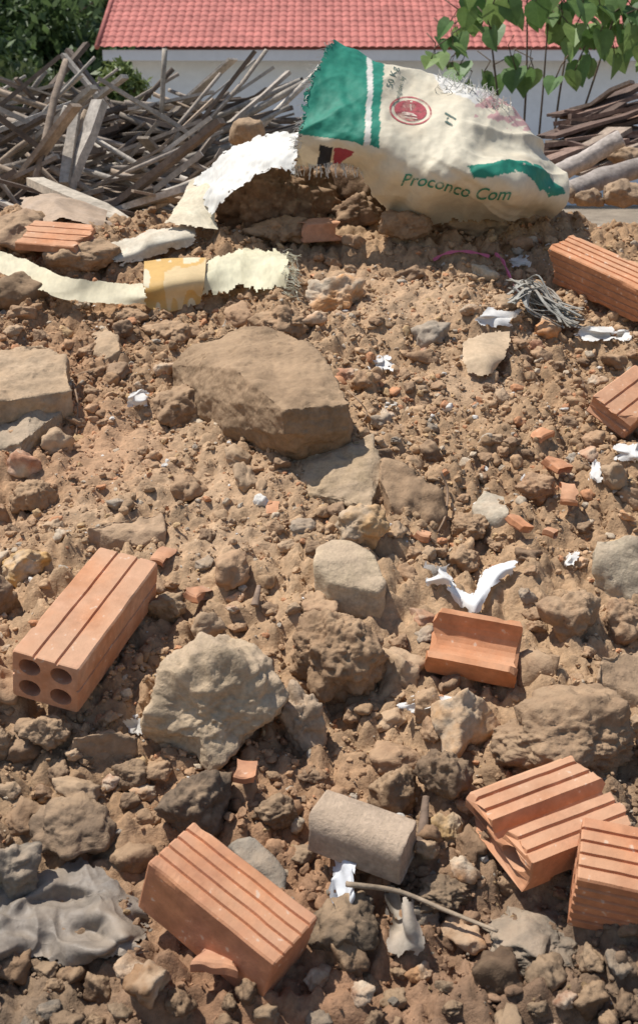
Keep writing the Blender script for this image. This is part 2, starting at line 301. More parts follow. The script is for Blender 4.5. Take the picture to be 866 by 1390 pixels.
L = [
 ('concrete_lump','biggest pale rough lump of old concrete, in front of the left hollow brick','rock',(196,850,392,1046),(.36,.26,.175),mConc,.75,.17,.06,6,'the biggest pale lump'),
 ('earth_clod','round brown earth clod right of the biggest pale lump','clod',(392,828,528,965),(.24,.148,.09),mClod,.4,.2,.09,6,'the round clod mid-slope'),
 ('earth_clod','largest rough dark brown clod on the right side','clod',(662,920,862,1055),(.215,.135,.085),mClod,.5,.18,.09,6,'the largest right-hand clod'),
 ('ochre_stone','ochre and white blotched stone left of the largest right-hand clod','rock',(585,935,688,1050),(.44,.25,.13),mYel,.75,.16,.07,5,'the ochre blotched stone'),
 ('earth_clod','dark brown clod at the left edge under the torn woven strip','clod',(-30,366,74,430),(.18,.115,.072),mRock,.8,.2,.05,5,'the dark clod at the left edge'),
 ('earth_clod','smooth brown clod at the left edge beside the orange tile','clod',(-40,285,70,346),(.27,.172,.112),mClod,.4,.15,.05,5,'the smooth clod by the orange tile'),
 ('earth_clod','low wide clod beside the pale torn sheet','clod',(60,325,165,376),(.27,.172,.108),mClod,.4,.2,.08,5,'the low wide clod'),
 ('earth_clod','knobbly clod just above the big central slab, to its left','clod',(190,435,278,478),BR,mClod,.6,.2,.1,5,'the knobbly clod above the big slab'),
 ('earth_clod','dark clod tucked against the lower left of the big central slab','clod',(200,522,292,584),(.22,.135,.084),mClod,.6,.2,.1,5,'the clod beside the big slab'),
 ('earth_clod','crumbly clod behind the big central slab','clod',(335,412,425,465),BR,mClod,.4,.25,.12,5,'the crumbly clod behind the big slab'),
 ('ochre_stone','orange pitted stone in front of the small brick piece','rock',(415,370,497,432),(.44,.22,.10),mYel,.6,.25,.1,5,'the orange pitted stone'),
 ('earth_clod','dark clod right under the mouth of the sack','clod',(448,262,520,322),(.15,.09,.058),mClod,.6,.2,.1,5,'the dark clod under the sack'),
 ('earth_clod','clod under the lower right end of the sack','clod',(585,285,690,335),(.26,.17,.105),mRock,.5,.2,.08,5,'the clod below the sack'),
 ('earth_clod','brown clod at the foot of the sack under its green lettering','clod',(515,286,585,325),(.25,.155,.095),mClod,.5,.2,.1,5,None),
 ('earth_clod','brown clod at the rightmost lower corner of the sack','clod',(695,268,752,304),(.27,.17,.105),mClod,.5,.2,.1,5,None),
 ('ochre_stone','ochre stone between the concrete disc and the crusted mortar slab','rock',(455,682,528,755),(.36,.22,.115),mYel,.5,.2,.08,5,'the ochre stone by the disc'),
 ('ochre_stone','yellow stone left of the left hollow brick','rock',(2,742,72,803),(.42,.24,.09),mYel,.6,.2,.08,5,'the yellow stone'),
 ('earth_clod','dark clod at the left edge under the yellow stone','clod',(-30,770,26,872),(.17,.115,.08),mClod,.6,.2,.08,5,'the dark clod under the yellow stone'),
 ('earth_clod','brown clod behind the white curled strip of paper','clod',(598,740,652,782),BR,mClod,.4,.2,.1,5,'the clod behind the paper strip'),
 ('earth_clod','brown clod right of the broken brick channel','clod',(725,798,812,885),(.26,.165,.105),mClod,.6,.2,.1,5,'the clod right of the brick channel'),
 ('earth_clod','brown clod under the grey chunk at the right edge','clod',(803,812,885,885),(.23,.14,.088),mClod,.6,.2,.1,5,'the clod under the grey chunk'),
 ('concrete_lump','greyish crumbling lump right of the biggest pale lump','rock',(376,930,444,1035),(.29,.205,.145),mConc,.6,.22,.12,5,'the greyish crumbling lump'),
 ('earth_clod','large dark grey-brown clod at the lower left','clod',(38,1083,160,1182),(.17,.115,.08),mClod,.6,.18,.08,5,'the lower left dark clod'),
 ('grey_stone','grey stone at the left edge above the dusty plastic','rock',(-20,1140,58,1222),(.19,.155,.125),mConc,.7,.2,.06,5,'the grey stone at the left edge'),
 ('earth_clod','blackish clod above the grooved bottom brick','clod',(212,1038,315,1135),(.12,.085,.063),mClod,.5,.2,.09,5,'the blackish clod'),
 ('earth_clod','small brown clod left of the blackish clod','clod',(148,1028,208,1078),(.2,.13,.085),mClod,.5,.2,.1,5,'the small clod left of the blackish one'),
 ('earth_clod','brown clod behind the tan half brick, to its right','clod',(498,1040,572,1118),(.23,.145,.09),mClod,.5,.2,.1,5,'the clod behind the tan brick'),
 ('earth_clod','dark clod below the ochre blotched stone','clod',(562,1018,642,1095),(.17,.11,.072),mClod,.5,.22,.12,5,'the dark clod below the ochre stone'),
 ('ochre_stone','small yellowish stone right of the tan half brick','rock',(578,1098,632,1155),(.34,.21,.1),mYel,.6,.2,.08,5,'the yellowish stone'),
 ('earth_clod','dark clod at the bottom, between the grooved brick and the white scrap','clod',(415,1222,515,1300),(.11,.078,.055),mClod,.5,.2,.09,5,'the dark clod at the bottom'),
 ('grey_stone','dark grey rock at the bottom, left of the brick cut by the frame','rock',(655,1230,805,1315),(.18,.145,.115),mConc,.7,.2,.08,5,'the dark grey rock'),
 ('ochre_stone','small orange stone near the tan paper','rock',(722,430,762,468),(.42,.19,.08),mYel,.6,.2,.08,4,'the small orange stone'),
 ('earth_clod','clod left of the upper right brick','clod',(690,270,760,318),(.26,.165,.105),mClod,.4,.2,.1,5,'the clod by the upper right brick'),
 ('grey_stone','whitish pebble left of the grey plastic strands','rock',(638,358,676,392),(.42,.33,.24),mConc,.6,.15,.06,4,'the whitish pebble'),
 ('earth_clod','clod in front of the ragged pale sheet','clod',(150,416,208,444),BR,mClod,.4,.2,.1,5,'the clod under the strip'),
 ('earth_clod','flattish brown clod below the flat slab at the left edge','clod',(15,650,80,700),BR,mClod,.4,.2,.1,5,'the flattish left clod'),
 ('earth_clod','brown clod below the left hollow brick, beside the flat slab','clod',(20,960,100,1015),(.2,.13,.085),mClod,.5,.2,.1,5,'the clod under the left brick'),
 ('earth_clod','brown clod at the left edge below the left hollow brick','clod',(-30,975,25,1040),(.2,.13,.085),mClod,.5,.2,.1,5,'the lower left edge clod'),
 ('earth_clod','greyish clod just right of the left hollow brick','clod',(200,800,255,848),(.24,.16,.1),mClod,.5,.2,.1,5,'the clod right of the left brick'),
 ('earth_clod','brown clod between the dark grey rock and the tan half brick','clod',(560,1185,640,1240),(.13,.09,.062),mClod,.5,.22,.12,5,'the clod near the twig'),
 ('earth_clod','brown clod just above the broken ribbed brick','clod',(560,935,600,985),BR,mClod,.4,.2,.1,4,'the little clod by the ochre stone'),
 ('earth_clod','brown clod right of the light grey oval stone','clod',(695,640,752,685),(.27,.15,.09),mClod,.5,.2,.1,5,'the clod right of the oval stone'),
 ('earth_clod','reddish stone at the left below the greyish block','clod',(8,608,58,652),(.33,.16,.1),mYel,.6,.2,.08,4,'the reddish stone'),
 ('earth_clod','brown clod below the dark-faced slab','clod',(610,695,668,738),BR,mClod,.4,.22,.12,5,'the clod below the dark-faced slab'),
 ('earth_clod','brown clod left of the tan half brick','clod',(340,1075,405,1135),(.17,.11,.072),mClod,.5,.2,.1,5,'the clod left of the tan brick'),
]
for (n, lab, cat, box, c, m, ang, lu, fi, lev, sh) in L:
    rock(n, lab, cat, box, c, m, ang, lu, fi, level=lev, short=sh)
# soil inside the sack
rock('earth_clod', 'dark heap of soil spilling from the open mouth of the sack', 'clod', (290,205,470,345), (.16,.095,.06), mClod, .15, .2, .14, level=6, short='the soil in the sack', Y=3.40)
rock('earth_clod', 'dark clod deep inside the sack, behind the one under its mouth', 'clod', (430,195,560,320), (.13,.078,.05), mClod, .4, .2, .1, Y=3.52)
rock('earth_clod', 'lit crumbly clod at the left foot of the sack', 'clod', (330,292,420,335), (.25,.155,.095), mClod, .4, .25, .12, short='the clod at the foot of the sack')
rock('boulder', 'rounded tan boulder in the wood heap behind the sack', 'rock', (310,160,362,200), (.30,.2,.13), mRock, .2, .15, .06, level=4, Y=4.6)
# ------------------------------------------------------------------ bricks
BG = 'terracotta bricks and brick pieces on the mound'
def rect_profile(w, h, grooves=(4, 0, 3, 3), gd=.0035, ch=.0025):
    P = []
    def side(a, b, n):
        a = Vector(a); b = Vector(b); d = (b-a).normalized(); nrm = Vector((-d.y, d.x)); L_ = (b-a).length
        P.append(a+d*ch)
        for k in range(n):
            c = a+d*(L_*(k+1)/(n+1)); gw = min(.0032, L_*.03)
            P.extend([c-d*gw, c-d*gw*.5+nrm*gd, c+d*gw*.5+nrm*gd, c+d*gw])
        P.append(b-d*ch)
    side((-w/2,-h/2), (w/2,-h/2), grooves[1]); side((w/2,-h/2), (w/2,h/2), grooves[2]); side((w/2,h/2), (-w/2,h/2), grooves[0]); side((-w/2,h/2), (-w/2,-h/2), grooves[3])
    return P
def densify(P, mx=.007):
    out = []
    for i, p in enumerate(P):
        q = P[(i+1) % len(P)]; n = max(1, int((q-p).length/mx))
        for k in range(n): out.append(p.lerp(q, k/n))
    return out
def circ(cx, cy, r, n=14, ry=None): return [Vector((cx+r*math.cos(-2*math.pi*k/n), cy+(ry or r)*math.sin(-2*math.pi*k/n))) for k in range(n)]
def brick_mesh(L_, outer, holes, seed, broken=(0, 0), jit=.0005, ns=30):
    outer = densify([Vector((p.x, p.y)) for p in outer])
    loops = [outer]+holes
    flat = [v for l in loops for v in l]; n = len(flat)
    tris = tessellate_polygon([[Vector((v.x, v.y, 0)) for v in l] for l in loops])
    xs = [-L_/2, -L_/2+.0022]+[-L_/2+L_*k/ns for k in range(1, ns)]+[L_/2-.0022, L_/2]
    A = np.array([[v.x, v.y] for v in flat]); V = []
    no = len(outer); ctr = A[:no].mean(0)
    for si, x in enumerate(xs):
        B = A.copy()
        if si in (0, len(xs)-1): B[:no] = ctr+(B[:no]-ctr)*.975
        q = np.concatenate([np.full((n, 1), x), B], 1); V.append(q)
    V = np.concatenate(V)
    for e, sgn in ((0, -1), (1, 1)):
        if broken[e]:
            q = np.stack([V[:,1]*28, V[:,2]*28, np.zeros(len(V))+seed+e*9], -1)
            cut = broken[e]*(.5+.5*np.clip(fbm(q, 3, seed+e), -1, 1)); k = np.clip((V[:,0]*sgn/(L_/2)-.55)/.45, 0, 1)
            V[:,0] -= sgn*cut*k
    # knocked-off spots along the outer corners only
    w_, h_ = np.ptp(A[:no,0])/2, np.ptp(A[:no,1])/2; mid = (A[:no].max(0)+A[:no].min(0))/2
    rad = V.copy(); rad[:,0] = 0; rad[:,1:] -= mid; rl = np.linalg.norm(rad, axis=1)[:, None]+1e-6
    cn = np.clip((np.abs(rad[:,1])/w_+np.abs(rad[:,2])/h_-1.78)/.20, 0, 1)
    chip = np.clip(fbm(V*np.array((24, 14, 14))+seed*2.7, 2, seed+50)-.42, 0, .4)*cn
    V = V-rad/rl*(chip*.012)[:, None]
    V = V+jit*np.stack([fbm(V*30+seed+k*31, 2, seed+k) for k in range(3)], -1)
    F = []; S = len(xs); o = 0
    for l in loops:
        m = len(l)
        for s in range(S-1):
            for j in range(m): F.append((s*n+o+j, s*n+o+(j+1) % m, (s+1)*n+o+(j+1) % m, (s+1)*n+o+j))
        o += m
    for t in tris: F.append(tuple(t)); F.append(tuple((S-1)*n+i for i in reversed(t)))
    return V, F
def brick(name, label, A, B, w, h, color, outer=None, holes=None, lift=None, roll=0, seed=1, broken=(0, 0), Lr=None, mat=None, short=None, grooves=(4,0,3,3), cat='brick', jit=.0005, box=None, smooth=False):
    lift = h*.42 if lift is None else lift
    la, lb = lift if isinstance(lift, tuple) else (lift, lift)
    pa, pb = W(*A, la, True), W(*B, lb, True); X = (pb-pa); L_ = Lr or X.length; X.normalize()
    upv = Vector((0, -.29, .957)); Z = (upv-X*upv.dot(X)).normalized(); Z = Quaternion(X, R(roll))@Z; Yv = Z.cross(X)
    V, F = brick_mesh(L_, outer or rect_profile(w, h, grooves), holes or [], seed, broken, jit)
    o = build(name, V, F, mat or mBrick, False, color=color)
    rot = Matrix((X, Yv, Z)).transposed(); c = (pa+pb)/2
    o.matrix_world = Matrix.Translation(c)@rot.to_4x4()
    bm = bmesh.new(); bm.from_mesh(o.data); bmesh.ops.recalc_face_normals(bm, faces=bm.faces)
    if smooth:
        for f in bm.faces: f.smooth = True
        for e in bm.edges:
            if len(e.link_faces) == 2 and e.calc_face_angle(0) > .6: e.smooth = False
    bm.to_mesh(o.data); bm.free()
    tag(o, label, cat, BG)
    b = box or (min(A[0],B[0])-20, min(A[1],B[1])-20, max(A[0],B[0])+20, max(A[1],B[1])+20)
    HERO.append(((b[0]+b[2])/2, (b[1]+b[3])/2, (b[2]-b[0])/2, (b[3]-b[1])/2, short)); return o
def h4(w, h): return [circ(sx*w*.235, sy*h*.235, w*.165, ry=h*.175) for sx in (-1, 1) for sy in (-1, 1)]
def h6(w, h): return [circ(sx*w*.24, k*h*.31, w*.17, ry=h*.115) for sx in (-1, 1) for k in (-1, 0, 1)]
brick('hollow_brick', 'whole terracotta brick with four round holes in its end, at the left', (62,926), (174,780), .104, .082, (.56,.31,.19), holes=h4(.104,.082), grooves=(2,0,1,1), lift=(.08,.045), roll=6, seed=3, short='the left hollow brick', box=(15,728,216,970))
brick('hollow_brick', 'grooved terracotta brick at the bottom, left of the white scrap', (226,1172), (392,1306), .088, .09, (.46,.205,.115), grooves=(4,0,4,0), lift=(.05,.012), roll=-8, seed=4, short='the grooved bottom brick', box=(188,1105,420,1310))
brick('hollow_brick', 'grooved orange brick lying near the sack, cut by the right edge', (756,348), (895,412), .085, .10, (.53,.235,.115), holes=h6(.085,.10), grooves=(4,0,3,4), lift=.052, roll=12, seed=5, broken=(.03,0), short='the upper right brick', box=(733,308,890,425))
brick('hollow_brick', 'ribbed brick at the bottom cut by the right edge', (780,1182), (940,1215), .09, .105, (.45,.185,.095), holes=h6(.09,.105), grooves=(4,0,4,5), lift=.055, roll=5, seed=6, short='the bottom right brick', box=(766,1098,880,1262))
w, h = .135, .058
prof = [Vector(p) for p in ((-w/2,-h/2),(w/2,-h/2),(w/2,h*.30),(w*.46,h*.36),(w*.40,h*.36),(w*.385,h*.29),(w*.365,h*.29),(w*.35,h*.38),(w*.24,h*.38),(w*.225,h*.31),(w*.205,h*.31),(w*.19,h*.40),(w*.08,h*.42),(w*.03,h*.08),(-w*.02,h*.0),(-w*.07,h*.16),(-w*.10,h*.44),(-w*.2,h*.45),(-w*.215,h*.38),(-w*.235,h*.38),(-w*.25,h*.45),(-w*.36,h*.45),(-w*.375,h*.38),(-w*.395,h*.38),(-w*.41,h*.44),(-w/2,h*.42))]
brick('broken_brick', 'broken ribbed brick with a furrow along its top, beside the bottom right brick', (666,1140), (826,1078), w, h, (.53,.27,.155), outer=prof, holes=[circ(w*.26,-h*.04,w*.15,ry=h*.2), circ(-w*.27,0,w*.16,ry=h*.24)], lift=.032, seed=8, broken=(.025,.03), short='the broken ribbed brick', box=(640,1048,862,1195))
# open half shell: thick curved wall, open upwards
w, h = .092, .056
inn = [Vector((w*.37*math.cos(math.pi*k/12), h*.5-h*.62*math.sin(math.pi*k/12))) for k in range(13)]
prof = [Vector((-w/2,h*.42)), Vector((-w/2,-h*.34)), Vector((-w*.44,-h*.48)), Vector((-w*.36,-h*.5)), Vector((w*.36,-h*.5)), Vector((w*.44,-h*.46)), Vector((w/2,-h*.28)), Vector((w/2,h*.5)), Vector((w*.40,h*.5))]+inn[1:-1]+[Vector((-w*.38,h*.42))]
brick('broken_brick', 'orange broken brick forming an open channel, below the white curled paper strip', (578,868), (706,892), w, h, (.53,.205,.085), outer=prof, lift=.028, roll=14, seed=9, broken=(.018,.022), short='the broken brick channel', box=(575,828,704,928))
w, h = .072, .062
prof = [Vector((-w/2,-h/2)), Vector((w/2,-h/2))]+[Vector((w/2*math.cos(a), -h*.05+h*.55*math.sin(a)**.75)) for a in [math.pi*k/30 for k in range(0, 31)]]
brick('solid_brick', 'dusty tan solid half brick at the bottom centre', (428,1104), (560,1152), w, h, (.44,.33,.235), outer=prof, lift=.03, roll=-4, seed=10, broken=(.008,.008), mat=mConc, short='the tan half brick', box=(416,1066,566,1182), smooth=True)
brick('brick_piece', 'small orange brick piece on the crest below the sack', (402,314), (466,310), .09, .05, (.50,.26,.16), lift=.03, roll=-12, seed=11, broken=(.03,.04), grooves=(0,0,0,0), short='the small brick piece', box=(398,294,470,330))
brick('roof_tile_piece', 'flat orange tile at the left of the crest under the tan tarp', (25,318), (130,326), .16, .022, (.54,.27,.15), lift=.035, seed=12, broken=(.03,.04), grooves=(3,0,0,0), cat='tile', short='the orange tile', box=(20,298,132,338))
brick('brick_piece', 'orange brick fragment leaning at the right edge above the shards', (818,572), (885,520), .10, .045, (.52,.265,.15), lift=.03, roll=15, seed=13, broken=(.05,.02), grooves=(2,0,0,1), short='the fragment at the right edge', box=(806,505,880,590))
def shard(label, A, B, w, seed, c=(.52,.25,.13), h=.014):
    brick('brick_shard', label, A, B, w, h, c, lift=.012, seed=seed, broken=(w*.8, w*.8), grooves=(0,0,0,0), cat='brick shard', roll=random.uniform(-25, 25), jit=.005, short=None)
shard('pointed terracotta shard highest of those at the right', (722,597), (752,585), .03, 21)
shard('dark orange triangular shard right of the pointed one', (738,622), (774,645), .045, 22)
shard('terracotta shard lowest of the group right of the oval stone', (752,668), (788,672), .05, 23)
shard('flat terracotta fragment at the bottom in front of the grooved brick', (255,1296), (340,1304), .05, 24, (.36,.16,.1))
shard('reddish tile chip on the slope left of the concrete disc', (352,692), (388,690), .04, 25)
shard('reddish chip under the biggest pale lump', (308,1045), (352,1048), .04, 26, (.34,.15,.09))
shard('orange chip beside the ochre stone by the disc', (560,722), (590,728), .03, 27)
shard('pale orange chip behind the biggest pale lump', (205,752), (238,760), .05, 28, (.45,.25,.16))
shard('pinkish brick chip near the biggest pale lump', (258,800), (282,812), .045, 29, (.46,.29,.2))
shard('orange brick chip in front of the small brick piece', (418,380), (440,378), .05, 30)
shard('thin terracotta chip below the upper right brick', (690,700), (715,722), .03, 31)
shard('reddish brick chip between the two bottom bricks', (735,720), (760,728), .03, 32)
# ------------------------------------------------------------------ sheets
def cr(A, n):
    A = np.asarray(A, float); K = len(A); P = np.concatenate([[2*A[0]-A[1]], A, [2*A[-1]-A[-2]]]); t = np.linspace(0, K-1, n); i = np.minimum(t.astype(int), K-2); f = (t-i).reshape((-1,)+(1,)*(A.ndim-1))
    a, b, c, d = P[i], P[i+1], P[i+2], P[i+3]
    return .5*(2*b+(c-a)*f+(2*a-5*b+4*c-d)*f*f+(3*b-a-3*c+d)*f**3)
def gridn(G):
    du = np.gradient(G, axis=0); dv = np.gradient(G, axis=1); n = np.cross(du, dv); return n/np.maximum(np.linalg.norm(n, axis=-1, keepdims=True), 1e-9)
def sheet(name, ctrl, mat, nu, nv, amp=.004, wscale=25, ragged=0, seed=1, color=None, colfn=None, parent=None, extra=None):
    C = np.array([[tuple(p) for p in row] for row in ctrl], float)
    G = cr(C, nu); G = np.swapaxes(cr(np.swapaxes(G, 0, 1), nv), 0, 1)
    Nn = gridn(G); d = amp*(.8*billow(G*wscale*.8+seed, 1, seed)+.6*fbm(G*wscale*1.3, 2, seed+4)-.4)
    if extra is not None: d = d+extra(G)
    G = G+Nn*d[..., None]
    idx = np.arange(nu*nv).reshape(nu, nv); F = np.stack([idx[:-1,:-1], idx[:-1,1:], idx[1:,1:], idx[1:,:-1]], -1).reshape(-1, 4)
    if ragged:
        I, J = np.meshgrid(np.arange(nu-1), np.arange(nv-1), indexing='ij'); e = np.minimum(np.minimum(I, nu-2-I), np.minimum(J, nv-2-J)).ravel()
        q = np.stack([I.ravel()*.17, J.ravel()*.17, np.full(e.shape, seed*3.1)], -1)
        F = F[e > ragged*(.5+.9*fbm(q, 3, seed)) - .01]
    col = colfn(G).reshape(-1, 3) if colfn else None
    return build(name, G.reshape(-1, 3), F, mat, True, col, parent, color)
def px_sheet(name, label, cat, rows, mat, nu=50, nv=60, color=(.6,.55,.45), group=None, **k):
    ctrl = [[(W(p[0], p[1], p[2]) if len(p) == 3 else at(p[0], p[1], p[3])) for p in r] for r in rows]
    o = sheet(name, ctrl, mat, nu, nv, color=color, **k); c = Vector(np.mean([tuple(p) for r in ctrl for p in r], 0))
    local(o, c); tag(o, label, cat, group); xs = [p[0] for r in rows for p in r]; ys = [p[1] for r in rows for p in r]
    HERO.append(((min(xs)+max(xs))/2, (min(ys)+max(ys))/2, (max(xs)-min(xs))/2, (max(ys)-min(ys))/2, None)); return o
# --- torn woven strip
rows = [[(-40,330,.07),(25,348,.07),(90,374,.07),(150,382,.06),(200,384,.05)], [(-40,340,.06),(20,362,.07),(82,388,.07),(145,397,.065),(200,400,.055)], [(-40,352,.05),(14,376,.055),(76,404,.055),(140,413,.045),(200,414,.03)]]
st = empty('woven_strip', W(200, 400)); tag(st, 'long torn strip of pale woven sacking with an orange panel, left of the crest', 'strip')
def mk(rows, **k): return adopt(sheet('fabric_band', [[W(*p) for p in r] for r in rows], mSack if 'colfn' in k else mCloth, 40, 120, **k), st)
def wcol(base, tip=None):
    def f(G):
        n = fbm(G*18, 3, 5)[..., None]; n2 = np.clip(fbm(G*np.array((200., 60, 60)), 2, 8), -1, 1)[..., None]
        return np.clip(np.array(base)*(1+.10*n+.08*n2), 0, 1)
    return f
mk(rows, amp=.004, wscale=16, ragged=2, seed=3, colfn=wcol((.68,.60,.41)))
rows = [[(272,358,.06),(310,340,.06),(350,333,.06),(392,340,.05)], [(272,380,.07),(312,362,.075),(352,356,.07),(393,362,.05)], [(274,402,.03),(312,398,.03),(352,396,.03),(392,398,.02)]]
mk(rows, amp=.004, wscale=16, ragged=4, seed=4, colfn=wcol((.70,.64,.44)))
rows = [[(196,354,.06),(230,350,.07),(280,350,.075)], [(195,385,.065),(230,380,.07),(278,378,.08)], [(197,412,.03),(230,408,.03),(274,400,.04)], [(222,424,.01),(245,420,.01),(272,412,.015)]]
o = sheet('printed_panel', [[W(*p) for p in r] for r in rows], mSack, 60, 60, amp=.003, wscale=12, seed=5, colfn=lambda G: (lambda n: np.where(n > .25, np.array((.70,.52,.28)), np.where(n < -.55, np.array((.72,.62,.42)), np.array((.66,.41,.14)))))(fbm(G*np.array((25., 9, 9)), 2, 77)[..., None])); adopt(o, st)
tv = []
for k in range(60):
    py = random.uniform(340, 398); a = W(388+random.uniform(-6, 3), py, .045); tv.append(sweep([a, a+Vector((random.uniform(.01,.025), random.uniform(-.01,.005), random.uniform(-.012,.008))), a+Vector((random.uniform(.015,.04), random.uniform(-.02,.0), random.uniform(-.03,.005)))], .0022, .0012, 4))
V, F = join(tv); o = adopt(build('frayed_threads', V, F, mPaper, False, color=(.68,.64,.48)), st); o['kind'] = 'stuff'
# --- sheets beside the sack
px_sheet('torn_sheet', 'pale torn paper sheet half buried, left of the sack foot', 'sheet', [[(135,335,.02),(180,318,.04),(225,306,.04),(268,305,.03)], [(150,350,.04),(190,335,.05),(235,322,.055),(268,318,.04)], [(165,362,.01),(200,352,.015),(240,340,.015),(262,335,.01)]], mCloth, 50, 70, (.62,.56,.44), amp=.007, wscale=12, ragged=4, seed=7)
px_sheet('dusty_tarp', 'tan dusty tarp draped over the crest at the left', 'tarp', [[(25,262,0,3.62),(60,254,0,3.6),(110,268,0,3.6),(150,285,0,3.6)], [(20,282,0,3.5),(60,276,0,3.45),(110,284,0,3.45),(150,300,0,3.45)], [(10,300,0,3.38),(60,300,0,3.32),(115,306,0,3.32),(160,318,0,3.32)]], mCloth, 50, 60, (.44,.33,.24), amp=.012, wscale=9, ragged=3, seed=8)
px_sheet('plastic_sheet', 'yellowish white plastic sheet hanging out left of the sack', 'sheet', [[(258,240,0,3.42),(282,240,0,3.40),(306,244,0,3.38)], [(242,264,0,3.33),(268,262,0,3.30),(298,266,0,3.29)], [(222,302,0,3.22),(256,306,0,3.18),(296,312,0,3.2)]], mCloth, 50, 50, (.68,.60,.44), amp=.011, wscale=10, ragged=2, seed=9)
# --- scraps
SG = 'scraps of white paper and plastic on the mound'
def scrap(label, box, seed, color=(.74,.71,.66), lift=.012, amp=.0022, name='paper_scrap', cat='scrap', ragged=6, mat=None, wscale=38, rot=0, n=46):
    x0, y0, x1, y1 = box; r0 = random.Random(seed); rows = []
    sk = r0.uniform(-.35, .35)
    for j in range(4):
        row = []
        for i in range(4):
            u = i/3; v = j/3
            row.append((x0+(x1-x0)*(u+sk*(v-.5))+r0.uniform(-.2,.2)*(x1-x0), y0+(y1-y0)*v+r0.uniform(-.16,.16)*(y1-y0)*.8, lift*r0.uniform(.1,2.2)+.006))
        rows.append(row)
    return px_sheet(name, label, cat, rows, mat or mPaper, n, n, color, SG, amp=amp, wscale=wscale, ragged=ragged, seed=seed)
px_sheet('torn_paper_strip', 'white curled strip of torn paper on the right, above the broken brick channel', 'scrap', [[(608,786,.014),(626,800,.018),(642,804,.016),(652,780,.022),(672,764,.024),(704,762,.016)], [(606,796,.02),(624,812,.022),(644,818,.022),(662,792,.028),(682,774,.028),(700,770,.018)], [(608,804,.008),(622,824,.008),(646,836,.008),(670,800,.012),(690,784,.012),(698,778,.01)]], mPaper, 40, 110, (.78,.77,.74), SG, amp=.005, wscale=22, ragged=6, seed=31)
scrap('white torn paper scrap left of the curled strip', (574,764,610,796), 51, lift=.018)
scrap('white paper scrap beside the grey plastic strands', (655,417,706,446), 32)
px_sheet('tan_paper', 'flat tan sheet of stiff paper below the grey plastic strands', 'sheet', [[(628,462,.03),(655,450,.035),(694,446,.03)], [(626,485,.03),(658,480,.035),(690,478,.03)], [(632,508,.015),(660,512,.015),(672,502,.015)]], mCloth, 40, 40, (.54,.40,.26), amp=.003, wscale=18, ragged=2, seed=33)
scrap('white plastic scrap left of the right edge, under the strands', (782,442,832,462), 34)
scrap('small white scrap at the right edge near the strands', (832,446,858,462), 35, lift=.012)
scrap('white scrap left of the big central slab', (172,528,202,552), 36, lift=.012)
scrap('little white scrap above the right end of the big central slab', (508,482,532,502), 37, lift=.01)
scrap('white scrap at the right below the brick fragment', (798,625,818,655), 38, lift=.012)
scrap('white scrap cut by the right edge', (836,600,880,628), 39, lift=.012)
scrap('narrow white scrap left of the ochre blotched stone', (548,938,622,966), 40, lift=.026)
scrap('white twisted tissue at the bottom, right of the grooved brick', (450,1152,486,1235), 41, lift=.02, color=(.72,.73,.74), amp=.004)
scrap('small white scrap right of the pink ribbon', (692,346,722,364), 42, lift=.01)
scrap('white speck of paper right of the concrete disc', (765,748,785,768), 43, lift=.008)
scrap('white flake beside the oval stone', (705,645,728,662), 44, lift=.008, color=(.62,.58,.53))
scrap('grey-white plastic flap at the bottom beside the twig', (515,1210,570,1305), 45, color=(.36,.31,.25), lift=.018, name='plastic_flap', mat=mCloth, amp=.005, wscale=20)
scrap('small pale flake below the left hollow brick', (172,975,195,998), 46, lift=.008, color=(.6,.56,.5))
scrap('pale flake above the round clod mid-slope', (520,545,540,552), 47, lift=.006, color=(.6,.56,.5))
rb = random.Random(5); rows = []
ot = [1212,1200,1186,1176,1170,1178,1196,1222]; ob_ = [1312,1306,1300,1306,1312,1306,1300,1290]
for j in range(7):
    row = []
    for i in range(8):
        x = -40+34*i; v = j/6; edge = j in (0, 6) or i == 7
        row.append((x+rb.uniform(-9, 9), ot[i]+(ob_[i]-ot[i])*v+rb.uniform(-6, 6), rb.uniform(.0,.008) if edge else rb.uniform(.012,.030)))
    rows.append(row)
px_sheet('plastic_bag', 'dusty grey crumpled plastic bag in the lower left corner', 'bag', rows, mBag, 170, 190, (.21,.175,.14), amp=.003, wscale=30, ragged=7, seed=50, extra=lambda G: .0035*billow(np.stack([G[...,0]*22+G[...,1]*12, G[...,1]*20-G[...,0]*9, G[...,2]*16], -1), 2, 57))
# --- grey strands and pink ribbon, twigs
sv = []
for k in range(46):
    t = random.random(); a = W(686+random.uniform(0, 30), 378+random.uniform(0, 35), random.uniform(.02,.06)); b = W(735+random.uniform(-18, 18), 408+random.uniform(-16, 20), random.uniform(.02,.07)); c = W(788+random.uniform(-30, 4), 432+random.uniform(-18, 14), random.uniform(.01,.05))
    sv.append(sweep(cr([tuple(a), tuple((a+b)/2+Vector((0, random.uniform(-.02,.02), random.uniform(0,.03)))), tuple(b), tuple(c)], 12), random.uniform(.003,.009), .0015, 4))
V, F = join(sv); o = build('plastic_strands', V, F, mCloth, False, color=(.34,.33,.29)); local(o, W(740, 410)); tag(o, 'tangled bundle of grey shredded plastic strands below the upper right brick', 'strands')
HERO.append((738,410,50,35,None))
def ribbon(label, pts):
    P = [W(*p) for p in pts]; V, F = sweep(cr([tuple(p) for p in P], 40), .0045, .0075, 4, [.8+.35*math.sin(k*.55) for k in range(40)]); o = build('pink_ribbon', V, F, mPaper, False, color=(.72,.20,.32)); local(o, P[0]); tag(o, label, 'ribbon', 'pink plastic ribbon pieces')
ribbon('thin pink plastic ribbon lying across the crest right of the sack', [(588,353,.02),(602,345,.03),(622,341,.025),(645,343,.03),(664,348,.02)])
